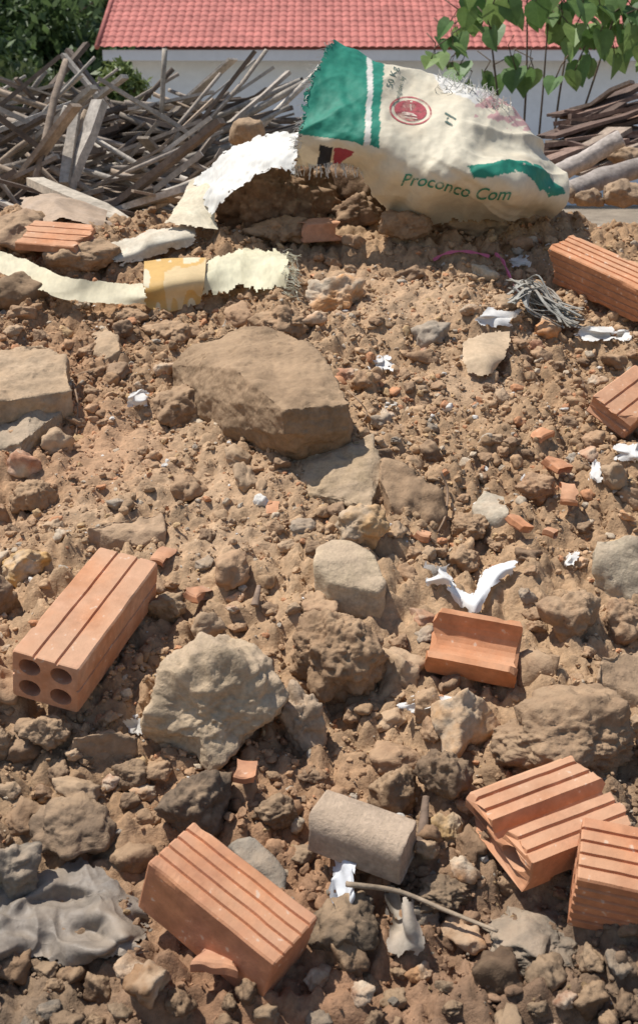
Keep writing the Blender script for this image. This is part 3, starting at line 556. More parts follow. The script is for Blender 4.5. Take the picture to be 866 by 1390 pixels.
ribbon('short pink plastic ribbon running down beside the small white scrap', [(672,344,.025),(682,354,.035),(690,372,.025),(702,395,.015)])
def twig(label, pts, r, c=(.3,.2,.13)):
    P = [W(*p) for p in pts]; V, F = sweep(cr([tuple(p) for p in P], 24), r, r*.8, 6, [1-.4*k/23 for k in range(24)]); o = build('twig', V, F, mWood, True, color=c); local(o, P[0]); tag(o, label, 'twig', 'twigs on the mound')
twig('long grey twig at the bottom, running right from the white tissue', [(470,1200,.05),(540,1210,.045),(610,1238,.04),(675,1264,.03)], .009, (.34,.26,.18))
twig('thin curved root below the dark-faced slab', [(598,640,.03),(607,665,.03),(604,700,.02),(594,722,.01)], .006)
twig('thin root curling at the right end of the big central slab', [(472,530,.03),(488,545,.03),(498,560,.025),(492,572,.02)], .004)
twig('thin straw beside the left flat slab', [(100,520,.02),(106,548,.02),(104,590,.01)], .005)
twig('short straight stick beside the concrete disc', [(346,822,.02),(352,795,.02)], .014, (.3,.21,.15))
twig('short thick stub left of the yellowish stone', [(572,1150,.02),(578,1082,.04)], .018, (.2,.14,.1))
# ------------------------------------------------------------------ the sack
cols = [[(398,232,3.18),(402,185,3.12),(416,115,3.20),(450,55,3.36)], [(474,230,3.16),(484,188,3.07),(500,130,3.17),(520,80,3.4)], [(540,300,3.25),(560,236,3.03),(577,170,3.15),(592,108,3.42)],
        [(625,302,3.24),(632,244,2.99),(640,186,3.12),(650,136,3.42)], [(692,296,3.26),(704,254,3.04),(710,212,3.17),(708,168,3.42)], [(744,286,3.34),(757,271,3.25),(756,252,3.31),(746,226,3.45)]]
ctrl = []; cpx = []
for ci, c in enumerate(cols):
    P = [at(*p) for p in c]; t = P[-1]; hgt = t.z-1.12
    P += [t+Vector((0, .16, -.05*hgt/.4)), t+Vector((0, .32, -.45*hgt)), t+Vector((0, .42, -.95*hgt))]
    ctrl.append(P); q = [(p[0], p[1]) for p in c]; q += [(q[-1][0], q[-1][1]-30*k) for k in (1, 2, 3)]; cpx.append(q)
nu, nv = 260, 240
C = np.array([[tuple(p) for p in r] for r in ctrl]); G = cr(C, nu); G = np.swapaxes(cr(np.swapaxes(G, 0, 1), nv), 0, 1)
Q = cr(np.array(cpx, float), nu); Q = np.swapaxes(cr(np.swapaxes(Q, 0, 1), nv), 0, 1)
Nn = gridn(G); sg = -1 if Nn[nu//2, 60, 1] > 0 else 1
X_, Y_ = Q[...,0], Q[...,1]
right = sstep(550, 680, X_); low = sstep(190, 265, Y_)*sstep(480, 540, X_)
z0 = np.zeros_like(X_)
ang_ = np.arctan2(Y_-130, X_-400); rad_ = np.hypot(X_-400, Y_-130)
d = .018*right*billow(np.stack([ang_*7, rad_*.004, z0], -1), 1, 90)+.008*right*billow(np.stack([ang_*17, rad_*.007, z0], -1), 1, 92)+.012*fbm(np.stack([X_*.011+Y_*.007, Y_*.014-X_*.005, z0], -1), 2, 91)+.005*billow(np.stack([X_*.012+Y_*.02, Y_*.022-X_*.01, z0], -1), 1, 97)+.012*low*fbm(np.stack([X_*.028+Y_*.014, Y_*.008, z0], -1), 2, 93)+.004*fbm(np.stack([X_*.045-Y_*.02, Y_*.04+X_*.02, z0], -1), 2, 96)+.0009*fbm(G*60, 2, 95)
G = G+sg*Nn*d[..., None]
px_, py_ = Q[...,0]+1.3*vnoise(G*45, 3), Q[...,1]+1.3*vnoise(G*45, 4)
def inpoly(poly):
    r = np.zeros(px_.shape, bool); n = len(poly)
    for i in range(n):
        x1, y1 = poly[i]; x2, y2 = poly[(i+1) % n]
        c = ((y1 > py_) != (y2 > py_)) & (px_ < (x2-x1)*(py_-y1)/((y2-y1) if y2 != y1 else 1e-9)+x1); r ^= c
    return r
colr = np.zeros(px_.shape+(3,))+np.array((.72,.64,.48))
dirt = np.clip(fbm(G*9, 3, 70)+.25*low, 0, 1)[..., None]*.35; colr = colr*(1-dirt)+np.array((.50,.39,.26))*dirt
GR = np.array((.035,.245,.165))
noi = 1+.12*fbm(G*50, 2, 71)[..., None]
def paint(poly, c, fade=-9):
    m = inpoly(poly) & (fbm(G*70, 2, 79) > fade); colr[m] = (np.array(c)*noi)[m]
paint([(380,178),(415,182),(460,190),(494,196),(499,120),(502,-60),(380,-60)], GR)
paint([(503,196),(514,202),(518,130),(524,76),(522,-60),(506,-60),(507,110)], GR)
paint([(495,196),(503,196),(507,110),(506,-60),(502,-60),(499,120)], (.74,.71,.62))
paint([(434,196),(452,199),(448,227),(431,226)], (.03,.03,.035))
paint([(453,200),(482,204),(474,212),(462,222),(470,236),(452,232)], (.36,.06,.08))
paint([(632,228),(700,226),(724,233),(738,246),(751,264),(736,264),(718,250),(700,240),(640,241)], GR, -.9)
pk = inpoly([(640,140),(680,145),(715,165),(722,187),(640,170)]) & (fbm(np.stack([X_*.09, Y_*.16, z0], -1), 2, 73) > .2)
colr[pk] = np.array((.60,.36,.33))
wt = inpoly([(585,98),(640,122),(662,144),(640,156),(600,134)]) ; colr[wt] = colr[wt]*.3+np.array((.76,.74,.70))*.7
sack = empty('woven_sack', (float(G[nu//2,0,0]), 3.3, H(.3, 3.3))); tag(sack, 'large torn cream woven sack with green bands and lettering, slumped on top of the mound', 'sack')
idx = np.arange(nu*nv).reshape(nu, nv); F = np.stack([idx[:-1,:-1], idx[1:,:-1], idx[1:,1:], idx[:-1,1:]], -1).reshape(-1, 4)
I, J = np.meshgrid(np.arange(nu-1), np.arange(nv-1), indexing='ij'); e = np.minimum(I*1.0, J*1.2).ravel()
F = F[e > 3*(.5+.7*fbm(np.stack([I.ravel()*.25, J.ravel()*.25, e*0], -1), 3, 6))-.01]
body = build('sack_body', G.reshape(-1, 3), F, mSack, True, colr.reshape(-1, 3)); bvh = BVHTree.FromPolygons([tuple(v) for v in G.reshape(-1, 3)], [tuple(f) for f in F]); adopt(body, sack)
def onsack(px, py, off=.0035):
    r_ = ray(px, py).normalized(); hit = bvh.ray_cast(CAM, r_); return (hit[0]-r_*off) if hit[0] else None
def decal(name, V2, F2, mat, off=.0035):
    P = [onsack(*v, off) for v in V2]; keep = [f for f in F2 if all(P[i] is not None for i in f)]
    if not keep: return
    o = build(name, [tuple(p) if p else (0, 0, 0) for p in P], keep, mat, False)
    bm = bmesh.new(); bm.from_mesh(o.data); bmesh.ops.delete(bm, geom=[v for v in bm.verts if not v.link_faces], context='VERTS'); bm.to_mesh(o.data); bm.free(); return adopt(o, sack)
def text(body_, x, y, size, ang, mat, sx=1.0, bend=0, shear=0):
    cu = bpy.data.curves.new('lettering', 'FONT'); cu.body = body_; cu.resolution_u = 3; cu.offset = .010; ob = bpy.data.objects.new('lettering', cu); COL.objects.link(ob)
    bpy.context.view_layer.update(); dg = bpy.context.evaluated_depsgraph_get(); me = bpy.data.meshes.new_from_object(ob.evaluated_get(dg)); bpy.data.objects.remove(ob)
    bm = bmesh.new(); bm.from_mesh(me); bmesh.ops.triangulate(bm, faces=bm.faces)
    for _ in range(2): bmesh.ops.subdivide_edges(bm, edges=[e for e in bm.edges if e.calc_length() > .18], cuts=1); bmesh.ops.triangulate(bm, faces=bm.faces)
    bm.verts.index_update(); a = R(ang); V2 = []
    for v in bm.verts:
        u, w_ = v.co.x*size*sx+shear*v.co.y*size, v.co.y*size; w_ += bend*math.sin(u*.045)
        V2.append((x+u*math.cos(a)+w_*math.sin(a), y+u*math.sin(a)-w_*math.cos(a)))
    F2 = [tuple(q.index for q in f.verts) for f in bm.faces]; bm.free(); decal('lettering', V2, F2, mat)
text('Proconco Com', 542, 252, 23, 8, mInkG, 1.05, 3.5, .3)
text('50 Kg', 532, 120, 12.5, -74, mInkD); text('Chuanghsien by', 539, 146, 9, -76, mInkD, .75)
text('rl', 612, 172, 24, -60, mInkD)
def ring(cx, cy, rx, ry, t, mat, name, n=40, rot=.15, off=.0035):
    V2 = []; F2 = []
    for k in range(n):
        a = 2*math.pi*k/n
        for rr in (1, 1-t):
            x_, y_ = rx*rr*math.cos(a), ry*rr*math.sin(a); V2.append((cx+x_*math.cos(rot)-y_*math.sin(rot), cy+x_*math.sin(rot)+y_*math.cos(rot)))
    for k in range(n): F2.append((2*k, 2*k+1, (2*k+3) % (2*n), (2*k+2) % (2*n)))
    decal(name, V2, F2, mat, off)
ring(557, 150, 29, 19, .09, mInkR, 'emblem_ring'); ring(557, 150, 22, 14, .97, mInkR, 'emblem_disc')
V2 = []; F2 = []
def quad2(a, b, w0, w1):
    a = Vector(a); b = Vector(b); d_ = (b-a).normalized(); nn = Vector((-d_.y, d_.x)); o = len(V2)
    for k in range(5):
        p = a+(b-a)*(k/4); ww = w0+(w1-w0)*k/4; V2.extend([tuple(p+nn*ww), tuple(p-nn*ww)])
    for k in range(4): F2.append((o+2*k, o+2*k+1, o+2*k+3, o+2*k+2))
quad2((545,153), (569,157), 2.4, 1.6); quad2((551,151), (547,142), 1.2, .8); quad2((558,151), (557,141), 1.2, .8); quad2((564,152), (568,144), 1.2, .8); quad2((548,158), (566,161), 1, .8)
mInkP = inkmat('pale_ink', (.66,.52,.42), 40)
P_ = [onsack(*v, .0055) for v in V2]
if all(p is not None for p in P_): adopt(build('emblem', P_, F2, mInkP, False), sack)
# white lip: a broad crumpled flap of the sack laid over the soil to the left
rows = [[(408,176,3.30),(368,182,3.34),(332,194,3.36),(296,216,3.38),(258,246,3.42)], [(404,192,3.16),(366,196,3.24),(332,208,3.28),(300,230,3.31),(266,258,3.34)], [(402,210,3.10),(366,214,3.14),(334,226,3.20),(304,248,3.23),(274,274,3.27)], [(400,236,3.08),(374,232,3.08),(340,246,3.12),(314,266,3.16),(290,298,3.2)]]
adopt(sheet('folded_lip', [[at(*p) for p in r] for r in rows], mSack, 90, 150, amp=.010, wscale=9, ragged=4, seed=61, colfn=wcol((.74,.71,.64)), extra=lambda G: .005*fbm(G*26, 2, 66)), sack)
tv = []
for k in range(290):
    i = random.choice([0, 0, 1, 1, 1, 2]); 
    if i == 0: a = Vector(G[random.randint(2, 5), random.randint(0, 118)]); dr = Vector((random.uniform(-.03,-.004), random.uniform(-.012,.005), random.uniform(-.012,.012)))
    elif i == 1: a = Vector(G[random.randint(105, 190), random.randint(104, 124)]); dr = Vector((random.uniform(-.018,.018), random.uniform(-.014,.0), random.uniform(-.004,.022)))
    else: a = Vector(G[random.randint(0, 62), random.randint(2, 4)]); dr = Vector((random.uniform(-.01,.01), random.uniform(-.012,.0), random.uniform(-.035,-.004)))
    tv.append(sweep([a, a+dr*.6+Vector((0, 0, .002)), a+dr+Vector((random.uniform(-.006,.006), 0, random.uniform(-.006,.006)))], .0022, .0012, 4))
V, F = join(tv); o = adopt(build('frayed_threads', V, F, mPaper, False, color=(.74,.72,.66)), sack); o['kind'] = 'stuff'
HERO.append((570,180,170,120,'the sack'))
# ------------------------------------------------------------------ medium clods: separate things
ORD = ['closest','second closest','third closest','fourth closest','fifth closest','sixth closest','seventh closest','eighth closest','ninth closest','tenth closest']
TEMPL = []; TS = .025
for k in range(16):
    V, Fc = rockverts(4, 900+k, [.6,.75,.85,.95][k % 4], .2, .11); sc = np.array((1, random.uniform(.7,1), random.uniform(.5,.85)))
    o = build('template', V*sc*TS, Fc, mClod, True); me = o.data; bpy.data.objects.remove(o); TEMPL.append(me)
    m2 = me.copy(); m2.materials[0] = mRock; m3 = me.copy(); m3.materials[0] = mYel; TEMPL[-1] = (me, m2, m3)
names = [h_ for h_ in HERO if h_[4]]
placed = []; tries = 0; recs = {}
pal = [('brown', (.35,.218,.128), 0, 6), ('dark brown', (.235,.15,.093), 0, 2.4), ('tan', (.43,.30,.19), 1, 2.4), ('grey', (.38,.31,.235), 1, 1), ('orange', (.49,.255,.12), 2, 1.2), ('reddish', (.41,.205,.12), 2, 1)]
wts = [p[3] for p in pal]
while len(placed) < 285 and tries < 14000:
    tries += 1
    px = random.uniform(-30, 896); py = 320+ (random.random()**.85)*1080
    if any(abs(px-a) < b*.92 and abs(py-c) < d*.92 for a, c, b, d, s in HERO): continue
    p = W(px, py)
    s = .015*(1/max(random.random(), .10))**.45*random.uniform(.8, 1.15)
    if patches(np.array(p.x), np.array(p.y)) > .45 and random.random() < .7: continue
    if any((p-q).length < (s+t)*.72 for q, t in placed): continue
    placed.append((p, s)); cn, cc, mi, _ = random.choices(pal, wts)[0]
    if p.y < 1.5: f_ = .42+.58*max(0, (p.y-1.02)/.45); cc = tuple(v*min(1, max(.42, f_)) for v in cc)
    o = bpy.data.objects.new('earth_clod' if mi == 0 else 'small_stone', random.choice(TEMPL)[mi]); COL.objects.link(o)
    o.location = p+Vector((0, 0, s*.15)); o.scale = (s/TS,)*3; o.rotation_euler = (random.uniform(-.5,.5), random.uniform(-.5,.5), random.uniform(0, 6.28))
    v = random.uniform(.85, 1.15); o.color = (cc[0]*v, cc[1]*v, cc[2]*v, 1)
    hb = min(names, key=lambda h_: math.hypot(px-h_[0], py-h_[1])); dx, dy = px-hb[0], py-hb[1]
    dirw = ('right of' if dx > 0 else 'left of') if abs(dx) > abs(dy) else ('below' if dy > 0 else 'above')
    recs.setdefault((('large ' if s > .032 else 'small ')+cn, 'clod' if mi == 0 else 'stone', dirw, hb[4]), []).append((math.hypot(dx, dy), o))
for (c, kind, dirw, hn), lst in recs.items():
    lst.sort(key=lambda t: t[0])
    for k, (dist, o) in enumerate(lst):
        tag(o, (f'{c} {kind} {dirw} {hn}' if len(lst) == 1 else f'{c} {kind}, {ORD[min(k,9)]} {dirw} {hn}'), kind, 'loose clods and stones scattered between the bigger rocks')
# ------------------------------------------------------------------ gravel: uncountable crumbs
def gravel(name, label, level, N_, smin, smax, y0, y1, seed, pw, smooth=True, pt=.3, nt=-.12):
    r0 = np.random.default_rng(seed)
    y = np.sqrt(r0.uniform(y0**2, y1**2, N_)); x = r0.uniform(-1, 1, N_)*(.36*y+.12)
    keep = (patches(x, y) < pt+.6*r0.random(N_)) & (1.3*fbm(np.stack([x*4.5, y*4.5, x*0], -1), 2, 88)+r0.uniform(-.5,.9,N_) > nt); x, y = x[keep], y[keep]; n = len(x)
    i = np.clip(np.searchsorted(gx, x)-1, 0, nx-2); j = np.clip(np.searchsorted(gy, y)-1, 0, ny-2); z = GZ[j, i]
    s = smin*(smax/smin)**(r0.random(n)**pw)
    T = [rockverts(level, 500+k, .85, .2, .1 if level > 1 else 0)[0] for k in range(16)]; Fc = ico(level)[1]; m = len(T[0]); T = np.stack(T)
    Vv = T[r0.integers(0, 16, n)]*np.stack([np.ones(n), r0.uniform(.6,1,n), r0.uniform(.45,.9,n)], -1)[:, None, :]
    a = r0.uniform(0, 6.28, n); b = r0.uniform(-.7, .7, n); ca, sa, cb, sb = [q[:, None] for q in (np.cos(a), np.sin(a), np.cos(b), np.sin(b))]
    X, Y_, Z = Vv[...,0], Vv[...,1], Vv[...,2]; X, Z = X*cb-Z*sb, X*sb+Z*cb; X, Y_ = X*ca-Y_*sa, X*sa+Y_*ca
    Vv = np.stack([X, Y_, Z], -1)*s[:, None, None]+np.stack([x, y, z+s*.2], -1)[:, None, :]
    F = (Fc[None]+(np.arange(n)*m)[:, None, None]).reshape(-1, 3)
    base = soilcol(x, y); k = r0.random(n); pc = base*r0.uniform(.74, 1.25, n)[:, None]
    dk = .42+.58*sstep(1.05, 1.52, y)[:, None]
    for lo, hi, c in ((0,.04,(.52,.41,.29)), (.04,.09,(.50,.25,.13)), (.09,.14,(.51,.34,.18)), (.14,.17,(.41,.34,.26)), (.17,.182,(.66,.61,.54))):
        mk_ = (k >= lo) & (k < hi); pc[mk_] = (np.array(c)*dk)[mk_]
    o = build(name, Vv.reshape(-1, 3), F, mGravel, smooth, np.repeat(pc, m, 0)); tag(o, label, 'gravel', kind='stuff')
gravel('gravel', 'loose pebbles and soil crumbs covering the mound', 3, 5600, .007, .02, .85, 3.7, 1, 1.7)
gravel('soil_crumbs', 'fine soil crumbs and grit covering the mound', 2, 34000, .0026, .009, .85, 3.4, 2, 1.35, False, .45, -.3)
gravel('grit', 'tiny grit specks sprinkled over the mound', 1, 32000, .0013, .0032, .85, 2.8, 3, 1., False, .9, -.6)
# ------------------------------------------------------------------ wood heaps
WG = 'weathered planks and poles in the left wood heap'; WR = 'old boards stacked behind the mound on the right'
def pole(name, label, a, b, w, t, c, n=4, cat='plank', group=WG, bend=.02):
    a = Vector(a); b = Vector(b); m = (a+b)/2; pts = [a, a.lerp(b,.33)+Vector((0, random.uniform(-1,1)*bend, random.uniform(-1,1)*bend)), a.lerp(b,.66)+Vector((0, random.uniform(-1,1)*bend, random.uniform(-1,1)*bend)), b]
    V, F = sweep(pts, w, t, n, [random.uniform(.85, 1.1) for _ in pts]); o = build(name, V, F, mWood, n > 4, color=c); local(o, m); tag(o, label, cat, group); return o
WC = [(.40,.35,.29), (.32,.265,.215), (.22,.18,.14), (.50,.44,.37), (.18,.14,.11), (.38,.29,.21), (.15,.115,.09)]
def heaptop(px): return float(np.interp(px, [-60,0,60,120,200,280,340,400,440], [122,124,118,122,146,132,132,182,225]))
for k in range(390):
    px = random.uniform(-70, 415); top = heaptop(px); q = random.random()**.85; py = top+10+(290-top)*q; Y = 6.3-1.55*q+random.uniform(-.25,.25)
    c = at(px, py, Y); Ln = random.uniform(.4, 1.35)*(.75 if px > 300 else 1); a = random.gauss(0, .32); a += .22 if random.random() < .3 else -.05
    if random.random() < .08: a = random.uniform(.5, 1.0)*random.choice((1, 1, -1)); Ln *= .7
    dy = random.uniform(-.5, .5); d_ = Vector((math.cos(a), dy, math.sin(a))).normalized()*Ln/2
    r = random.random(); col = random.choice(WC); v = random.uniform(.8, 1.2); col = tuple(x*v for x in col)
    tone = 'dark' if sum(col) < .58 else ('pale' if sum(col) > 1.0 else 'grey-brown'); tier = 'top' if q < .33 else ('middle' if q < .66 else 'bottom'); sd = 'left' if px < 130 else ('centre' if px < 270 else 'right')
    lean = 'lying flat' if abs(a) < .18 else ('rising rightward' if a > 0 else 'rising leftward')
    if r < .5: pole('wood_pole', f'{tone} thin pole {lean}, {tier} {sd} of the wood heap behind the mound', c-d_, c+d_, random.uniform(.014,.036), None, col, 7, 'pole', bend=.03)
    else: pole('wood_plank', f'{tone} plank {lean}, {tier} {sd} of the wood heap behind the mound', c-d_, c+d_, random.uniform(.025,.085), random.uniform(.010,.024), col)
pole('wood_post', 'dark stick standing upright in the left of the wood heap', at(48,245,4.7), at(90,82,5.1), .032, .026, (.26,.2,.15), 5)
pole('wood_post', 'tall thin pale stick standing upright in the middle of the wood heap', at(218,165,5.8), at(224,66,5.8), .026, .022, (.36,.31,.25), 5)
pole('wood_post', 'broad pale plank leaning left limb of the forked pair in the wood heap', at(92,255,4.75), at(136,138,4.9), .06, .035, (.45,.40,.34), 4)
pole('wood_post', 'shorter pale plank crossing the forked pair in the wood heap', at(88,250,4.7), at(104,148,4.9), .04, .03, (.40,.35,.29), 4)
pole('wood_post', 'pale plank leaning from the wood heap down to the tan tarp', at(48,246,4.3), at(185,318,3.62), .07, .03, (.46,.39,.3), 4)
pole('wood_post', 'long stick rising steeply to the right at the back of the wood heap', at(270,180,5.7), at(362,68,5.9), .028, .022, (.36,.3,.24), 5)
pole('wood_post', 'stick rising to the right beside the steep long one in the heap', at(290,190,5.6), at(392,98,5.8), .034, .018, (.42,.36,.3), 4)
pole('wood_post', 'thin stick pointing up at the right end of the heap', at(225,190,5.6), at(300,100,5.8), .022, .022, (.38,.32,.26), 5)
for k in range(54):
    q = k/53; x0 = 738+random.uniform(-5, 60)+22*(1-q)*random.random(); y0 = 232-q*84+random.uniform(-6, 6); Y = 5.0+.9*q
    ang = random.uniform(-28, 42); a = at(x0, y0, Y); b = at(x0+random.uniform(60, 180), y0-ang-6, Y+random.uniform(-.3,.4)); c = random.choice([(.20,.125,.09), (.16,.105,.08), (.25,.165,.125), (.13,.09,.07), (.32,.245,.185)])
    pole('old_board', f"{'dark' if sum(c) < .4 else 'reddish brown'} board {'near the top' if q > .66 else 'in the middle' if q > .33 else 'near the bottom'} of the right stack", a, b, random.uniform(.06,.13), random.uniform(.012,.022), c, 4, 'board', WR, bend=.02)
def log(label, pts, r, c, name='log', nz=.004):
    P = [tuple(at(*p)) for p in pts]; V, F = sweep(cr(P, 40), r, r*.9, 16, [1+.04*math.sin(k*.3+r*90) for k in range(40)]); V = np.array([tuple(v) for v in V]); V = V+nz*np.stack([fbm(V*np.array((9,30,30))+k*9, 3, 7+k) for k in range(3)], -1)
    o = build(name, V, F, mWood, True, color=c); local(o, Vector(P[0])); tag(o, label, 'log', 'logs at the foot of the right stack'); return o
log('straight grey log rising to the right in front of the board stack', [(750,240,4.5),(795,215,4.5),(842,188,4.5)], .075, (.42,.36,.31))
log('thick grey log lying at the right edge under the straight rising one', [(772,262,4.25),(815,244,4.3),(890,222,4.35)], .085, (.33,.28,.24))
for k, (x, y, r_) in enumerate(((848,212,20),(800,268,16),(850,262,24),(760,262,14))):
    rock('earth_clod', ['brown lump between the logs and boards at the right edge','small lump of earth below the thick grey log at the right','lump of earth at the right edge under the thick grey log','small brown lump at the left end of the grey logs'][k], 'clod', (x-r_*1.4, y-r_*.8, x+r_*1.4, y+r_*.8), (.23,.155,.105), mClod, .5, .2, .1, level=4, Y=4.1 if y > 250 else 4.6)
# ------------------------------------------------------------------ house
YH = 23.; e0 = at(135, 66, YH-.6); house = empty('house', (2, YH+3, 0)); tag(house, 'white house with a red tiled roof beyond the wood heap', 'house')
xl, xr = e0.x, 12.; ze = e0.z
def boxm(name, x0, x1, y0, y1, z0, z1, m):
    V = [(x, y, z) for x in (x0, x1) for y in (y0, y1) for z in (z0, z1)]; F = [(0,1,3,2),(4,6,7,5),(0,4,5,1),(2,3,7,6),(0,2,6,4),(1,5,7,3)]
    return adopt(build(name, V, F, m, False), house)
boxm('wall', xl+.5, xr-.5, YH, YH+6, -.1, ze-.16, mWall)
boxm('fascia', xl+.05, xr-.05, YH-.56, YH-.52, ze-.2, ze-.02, mTrim)
boxm('soffit', xl+.1, xr-.1, YH-.515, YH-.005, ze-.19, ze-.165, mTrim)
nxr, nyr = 1700, 130; u = np.linspace(xl, xr, nxr); v = np.linspace(0, 4.6, nyr*3); U, Vv = np.meshgrid(u, v)
ph = (Vv % .23)/.23; hgt = .024*np.abs(np.sin(U*math.pi/.15))**.8+.022*(1-ph); sl = R(27)
G2 = np.stack([U, YH-.62+Vv*math.cos(sl)-hgt*math.sin(sl), ze+Vv*math.sin(sl)+hgt*math.cos(sl)], -1)
idx = np.arange(U.size).reshape(U.shape); F = np.stack([idx[:-1,:-1], idx[:-1,1:], idx[1:,1:], idx[1:,:-1]], -1).reshape(-1, 4)
adopt(build('roof', G2.reshape(-1, 3), F, mTile, True), house)
gy_, gz_ = math.cos(sl)*4.6, math.sin(sl)*4.6
adopt(build('roof_back', [(xl,YH-.62+gy_,ze+gz_), (xr,YH-.62+gy_,ze+gz_), (xr,YH+7,ze), (xl,YH+7,ze)], [(0,1,2,3)], mTile, False), house)
V, F = sweep([(xl-.03, YH-.66, ze+.02), (xl-.03, YH-.62+gy_, ze+gz_+.03)], .10, .09, 6); adopt(build('verge_tile', V, F, mTile, True), house)
adopt(build('gable', [(xl+.5,YH+.01,ze-.18), (xl+.5,YH+5.99,ze-.18), (xl+.5,YH-.62+gy_,ze+gz_-.1)], [(0,1,2)], mWall, False), house)
# ------------------------------------------------------------------ vegetation
def tree(name, label, x, y, hgt, rad, n, c0, c1, seed, leaf=.1, zlow=.2, cat='tree', group=None):
    r0 = np.random.default_rng(seed); root = empty(name, (x, y, 0)); tag(root, label, cat, group)
    parts = [sweep([(x, y, 0), (x+.1, y, hgt*.35), (x-.05, y, hgt*.7), (x, y, hgt*.9)], .22*hgt/5, None, 8, [1,.8,.5,.2])]
    for k in range(9):
        a = k*2.4; z = hgt*(.25+.06*k); parts.append(sweep([(x, y, z), (x+math.cos(a)*rad*.4, y+math.sin(a)*rad*.4, z+.25*hgt*.4), (x+math.cos(a)*rad*.8, y+math.sin(a)*rad*.8, z+.25*hgt*.7)], .09*hgt/5, None, 6, [1,.6,.2]))
    V, F = join(parts); adopt(build('trunk', V, F, mBark, True), root)
    K = 60; cl = r0.normal(size=(K, 3)); cl /= np.linalg.norm(cl, axis=1)[:, None]; cl *= (r0.random(K)**.4)[:, None]; cl = cl*np.array((rad, rad, (hgt-zlow)/2))+np.array((x, y, (hgt+zlow)/2)); ct = r0.random(K)
    ki = r0.integers(0, K, n); ctr = cl[ki]+r0.normal(size=(n, 3))*np.array((.26, .26, .2))*rad*.7
    t1 = r0.normal(size=(n, 3)); t1 /= np.linalg.norm(t1, axis=1)[:, None]; t2 = r0.normal(size=(n, 3)); t2 -= (t1*t2).sum(1)[:, None]*t1; t2 /= np.linalg.norm(t2, axis=1)[:, None]
    s = leaf*r0.uniform(.6, 1.4, n)[:, None]
    V = np.stack([ctr-t1*s, ctr+t2*s*.45, ctr+t1*s, ctr-t2*s*.45], 1).reshape(-1, 3); F = np.arange(n*4).reshape(n, 4)
    mixv = np.clip(.65*ct[ki]+.5*r0.random(n)-.1, 0, 1)[:, None]; col = np.array(c0)*(1-mixv)+np.array(c1)*mixv
    adopt(build('crown', V, F, mLeaf, False, np.repeat(col, 4, 0)), root)
a = at(20, 40, 28); tree('broadleaf_tree', 'dark green tree at the far left behind the wood heap', a.x, 29, 5.6, 2.8, 12000, (.035,.07,.025), (.16,.23,.08), 1, .15)
a = at(150, 40, 33); tree('broadleaf_tree', 'dark tree between the far left one and the house gable', a.x, 34, 7.2, 2.6, 9000, (.033,.068,.027), (.14,.21,.07), 2, .16)
a = at(-60, 40, 24); tree('broadleaf_tree', 'dark tree cut off by the left edge of the frame', a.x-1.2, 25, 5.4, 2.2, 7000, (.035,.07,.022), (.15,.22,.07), 3, .14)
a = at(148, 110, 12); tree('bush', 'light green bush rising behind the wood heap', a.x, 12.5, 2.1, .34, 3000, (.07,.11,.025), (.26,.31,.10), 4, .05, .3, 'bush')
a = at(55, 110, 16); tree('bush', 'dull green bush behind the left of the wood heap', a.x-.2, 16.5, 2.3, .8, 4500, (.05,.075,.028), (.17,.20,.075), 5, .07, .3, 'bush')
# sapling with big leaves
YP = 7.6; root = empty('sapling', (at(715,150,YP).x, YP, 0)); tag(root, 'young tree with big hanging heart-shaped leaves before the roof at the right', 'sapling')
parts = []
base = Vector((root.location.x, YP, 0))
tips = [(655,-40),(715,-60),(745,10),(790,-50),(850,-30)]
for k, (x_, y_) in enumerate(tips):
    b = base+Vector((random.uniform(-.12,.12), random.uniform(-.1,.1), 0)); t = at(x_, y_, YP+random.uniform(-.3,.3)); m = b.lerp(t,.6)+Vector((random.uniform(-.05,.05), 0, .05))
    parts.append(sweep(cr([tuple(b), tuple(m), tuple(t)], 10), .022, .022, 6, [1-.07*j for j in range(10)]))
cent = [(605,55),(618,95),(640,18),(652,2),(668,14),(600,88),(632,122),(690,15),(715,120),(738,28),(762,44),(776,18),(792,48),(802,8),(816,68),(832,48),(846,28),(856,58),(842,88),(862,18),(782,78),(800,92),(765,106),(772,2),(735,2),(628,40),(655,40),(700,100),(660,118),(880,40),(875,90),(820,20),(840,5),(612,70),(790,30),(850,45),(755,22),(825,38)]
LV = []; LF = []; LC = []
hp = [(0,0),(.18,.10),(.42,.0),(.50,-.28),(.38,-.6),(.16,-.88),(0,-1.08),(-.16,-.88),(-.38,-.6),(-.50,-.28),(-.42,0),(-.18,.10)]
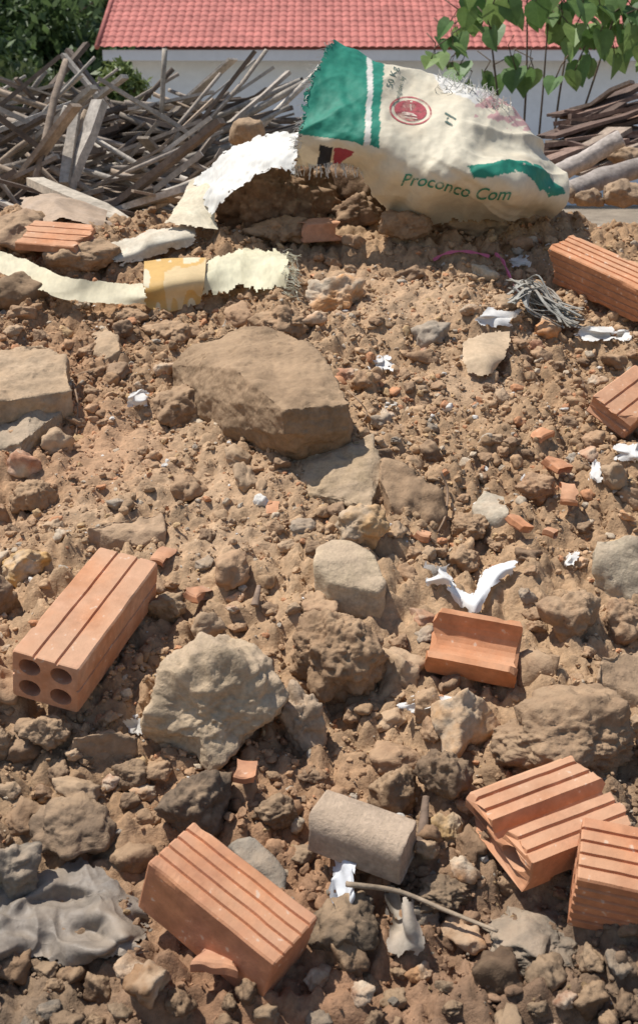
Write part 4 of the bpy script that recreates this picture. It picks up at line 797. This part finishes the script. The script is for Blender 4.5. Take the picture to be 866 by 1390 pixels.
for (x_, y_) in cent:
    for q in range(3 if y_ < 70 else 2):
        p = at(x_+random.uniform(-16,16), y_-14+random.uniform(-14,14), YP+random.uniform(-.35,.35)); s = random.uniform(.10,.165)
        yaw = random.uniform(-1.1,1.1); pit = random.uniform(-1.2,.4); rol = random.uniform(-.5,.5)
        mt = Matrix.Rotation(yaw, 3, 'Z')@Matrix.Rotation(pit, 3, 'X')@Matrix.Rotation(rol, 3, 'Y'); o = len(LV)
        LV.append(p+mt@Vector((0, 0, -.3))*s*1.0)
        for hx, hz in hp: LV.append(p+mt@Vector((hx*1.1, -abs(hx)*.35+.12*hz*hz, hz))*s)
        for j in range(12): LF.append((o, o+1+j, o+1+(j+1) % 12))
        t = random.random(); c = np.array((.10,.19,.05))*(1-t)+np.array((.26,.36,.11))*t; LC += [c]*13
        parts.append(sweep([p, p+Vector((random.uniform(-.05,.05), .02, .07)), p+Vector((random.uniform(-.12,.12), .05, .13))], .006, .006, 4))
V, F = join(parts); adopt(build('trunk', V, F, mBark, True), root)
adopt(build('crown', [tuple(v) for v in LV], LF, mLeaf, False, np.array(LC)), root)
# ------------------------------------------------------------------ light, world, camera
SUN = Vector((-.46, .17, 1.04)).normalized()
ld = bpy.data.lights.new('sun', 'SUN'); ld.energy = 5.; ld.angle = R(.53); ld.color = (1, .97, .92); lo = bpy.data.objects.new('sun', ld); COL.objects.link(lo); lo.rotation_euler = SUN.to_track_quat('Z', 'Y').to_euler(); lo.location = (-3, 4, 8)
wd = bpy.data.worlds.new('World'); scene.world = wd; wd.use_nodes = True; N = wd.node_tree.nodes; sk = N.new('ShaderNodeTexSky'); sk.sky_type = 'NISHITA'; sk.sun_disc = False
sk.sun_elevation = math.asin(SUN.z); sk.sun_rotation = math.atan2(SUN.x, SUN.y); wd.node_tree.links.new(sk.outputs[0], N['Background'].inputs[0]); N['Background'].inputs[1].default_value = .115
cd = bpy.data.cameras.new('camera'); co = bpy.data.objects.new('camera', cd); COL.objects.link(co); co.location = CAM; co.rotation_euler = (math.pi/2-PITCH, 0, 0)
cd.sensor_fit = 'VERTICAL'; cd.sensor_height = 36; cd.sensor_width = 36*866/1390; cd.lens = 36*FPX/1390; cd.clip_start = .05; cd.clip_end = 500
cd.dof.use_dof = True; cd.dof.focus_distance = 2.1; cd.dof.aperture_fstop = 11
scene.camera = co
scene.view_settings.view_transform = 'Standard'; scene.view_settings.look = 'None'; scene.view_settings.exposure = 0
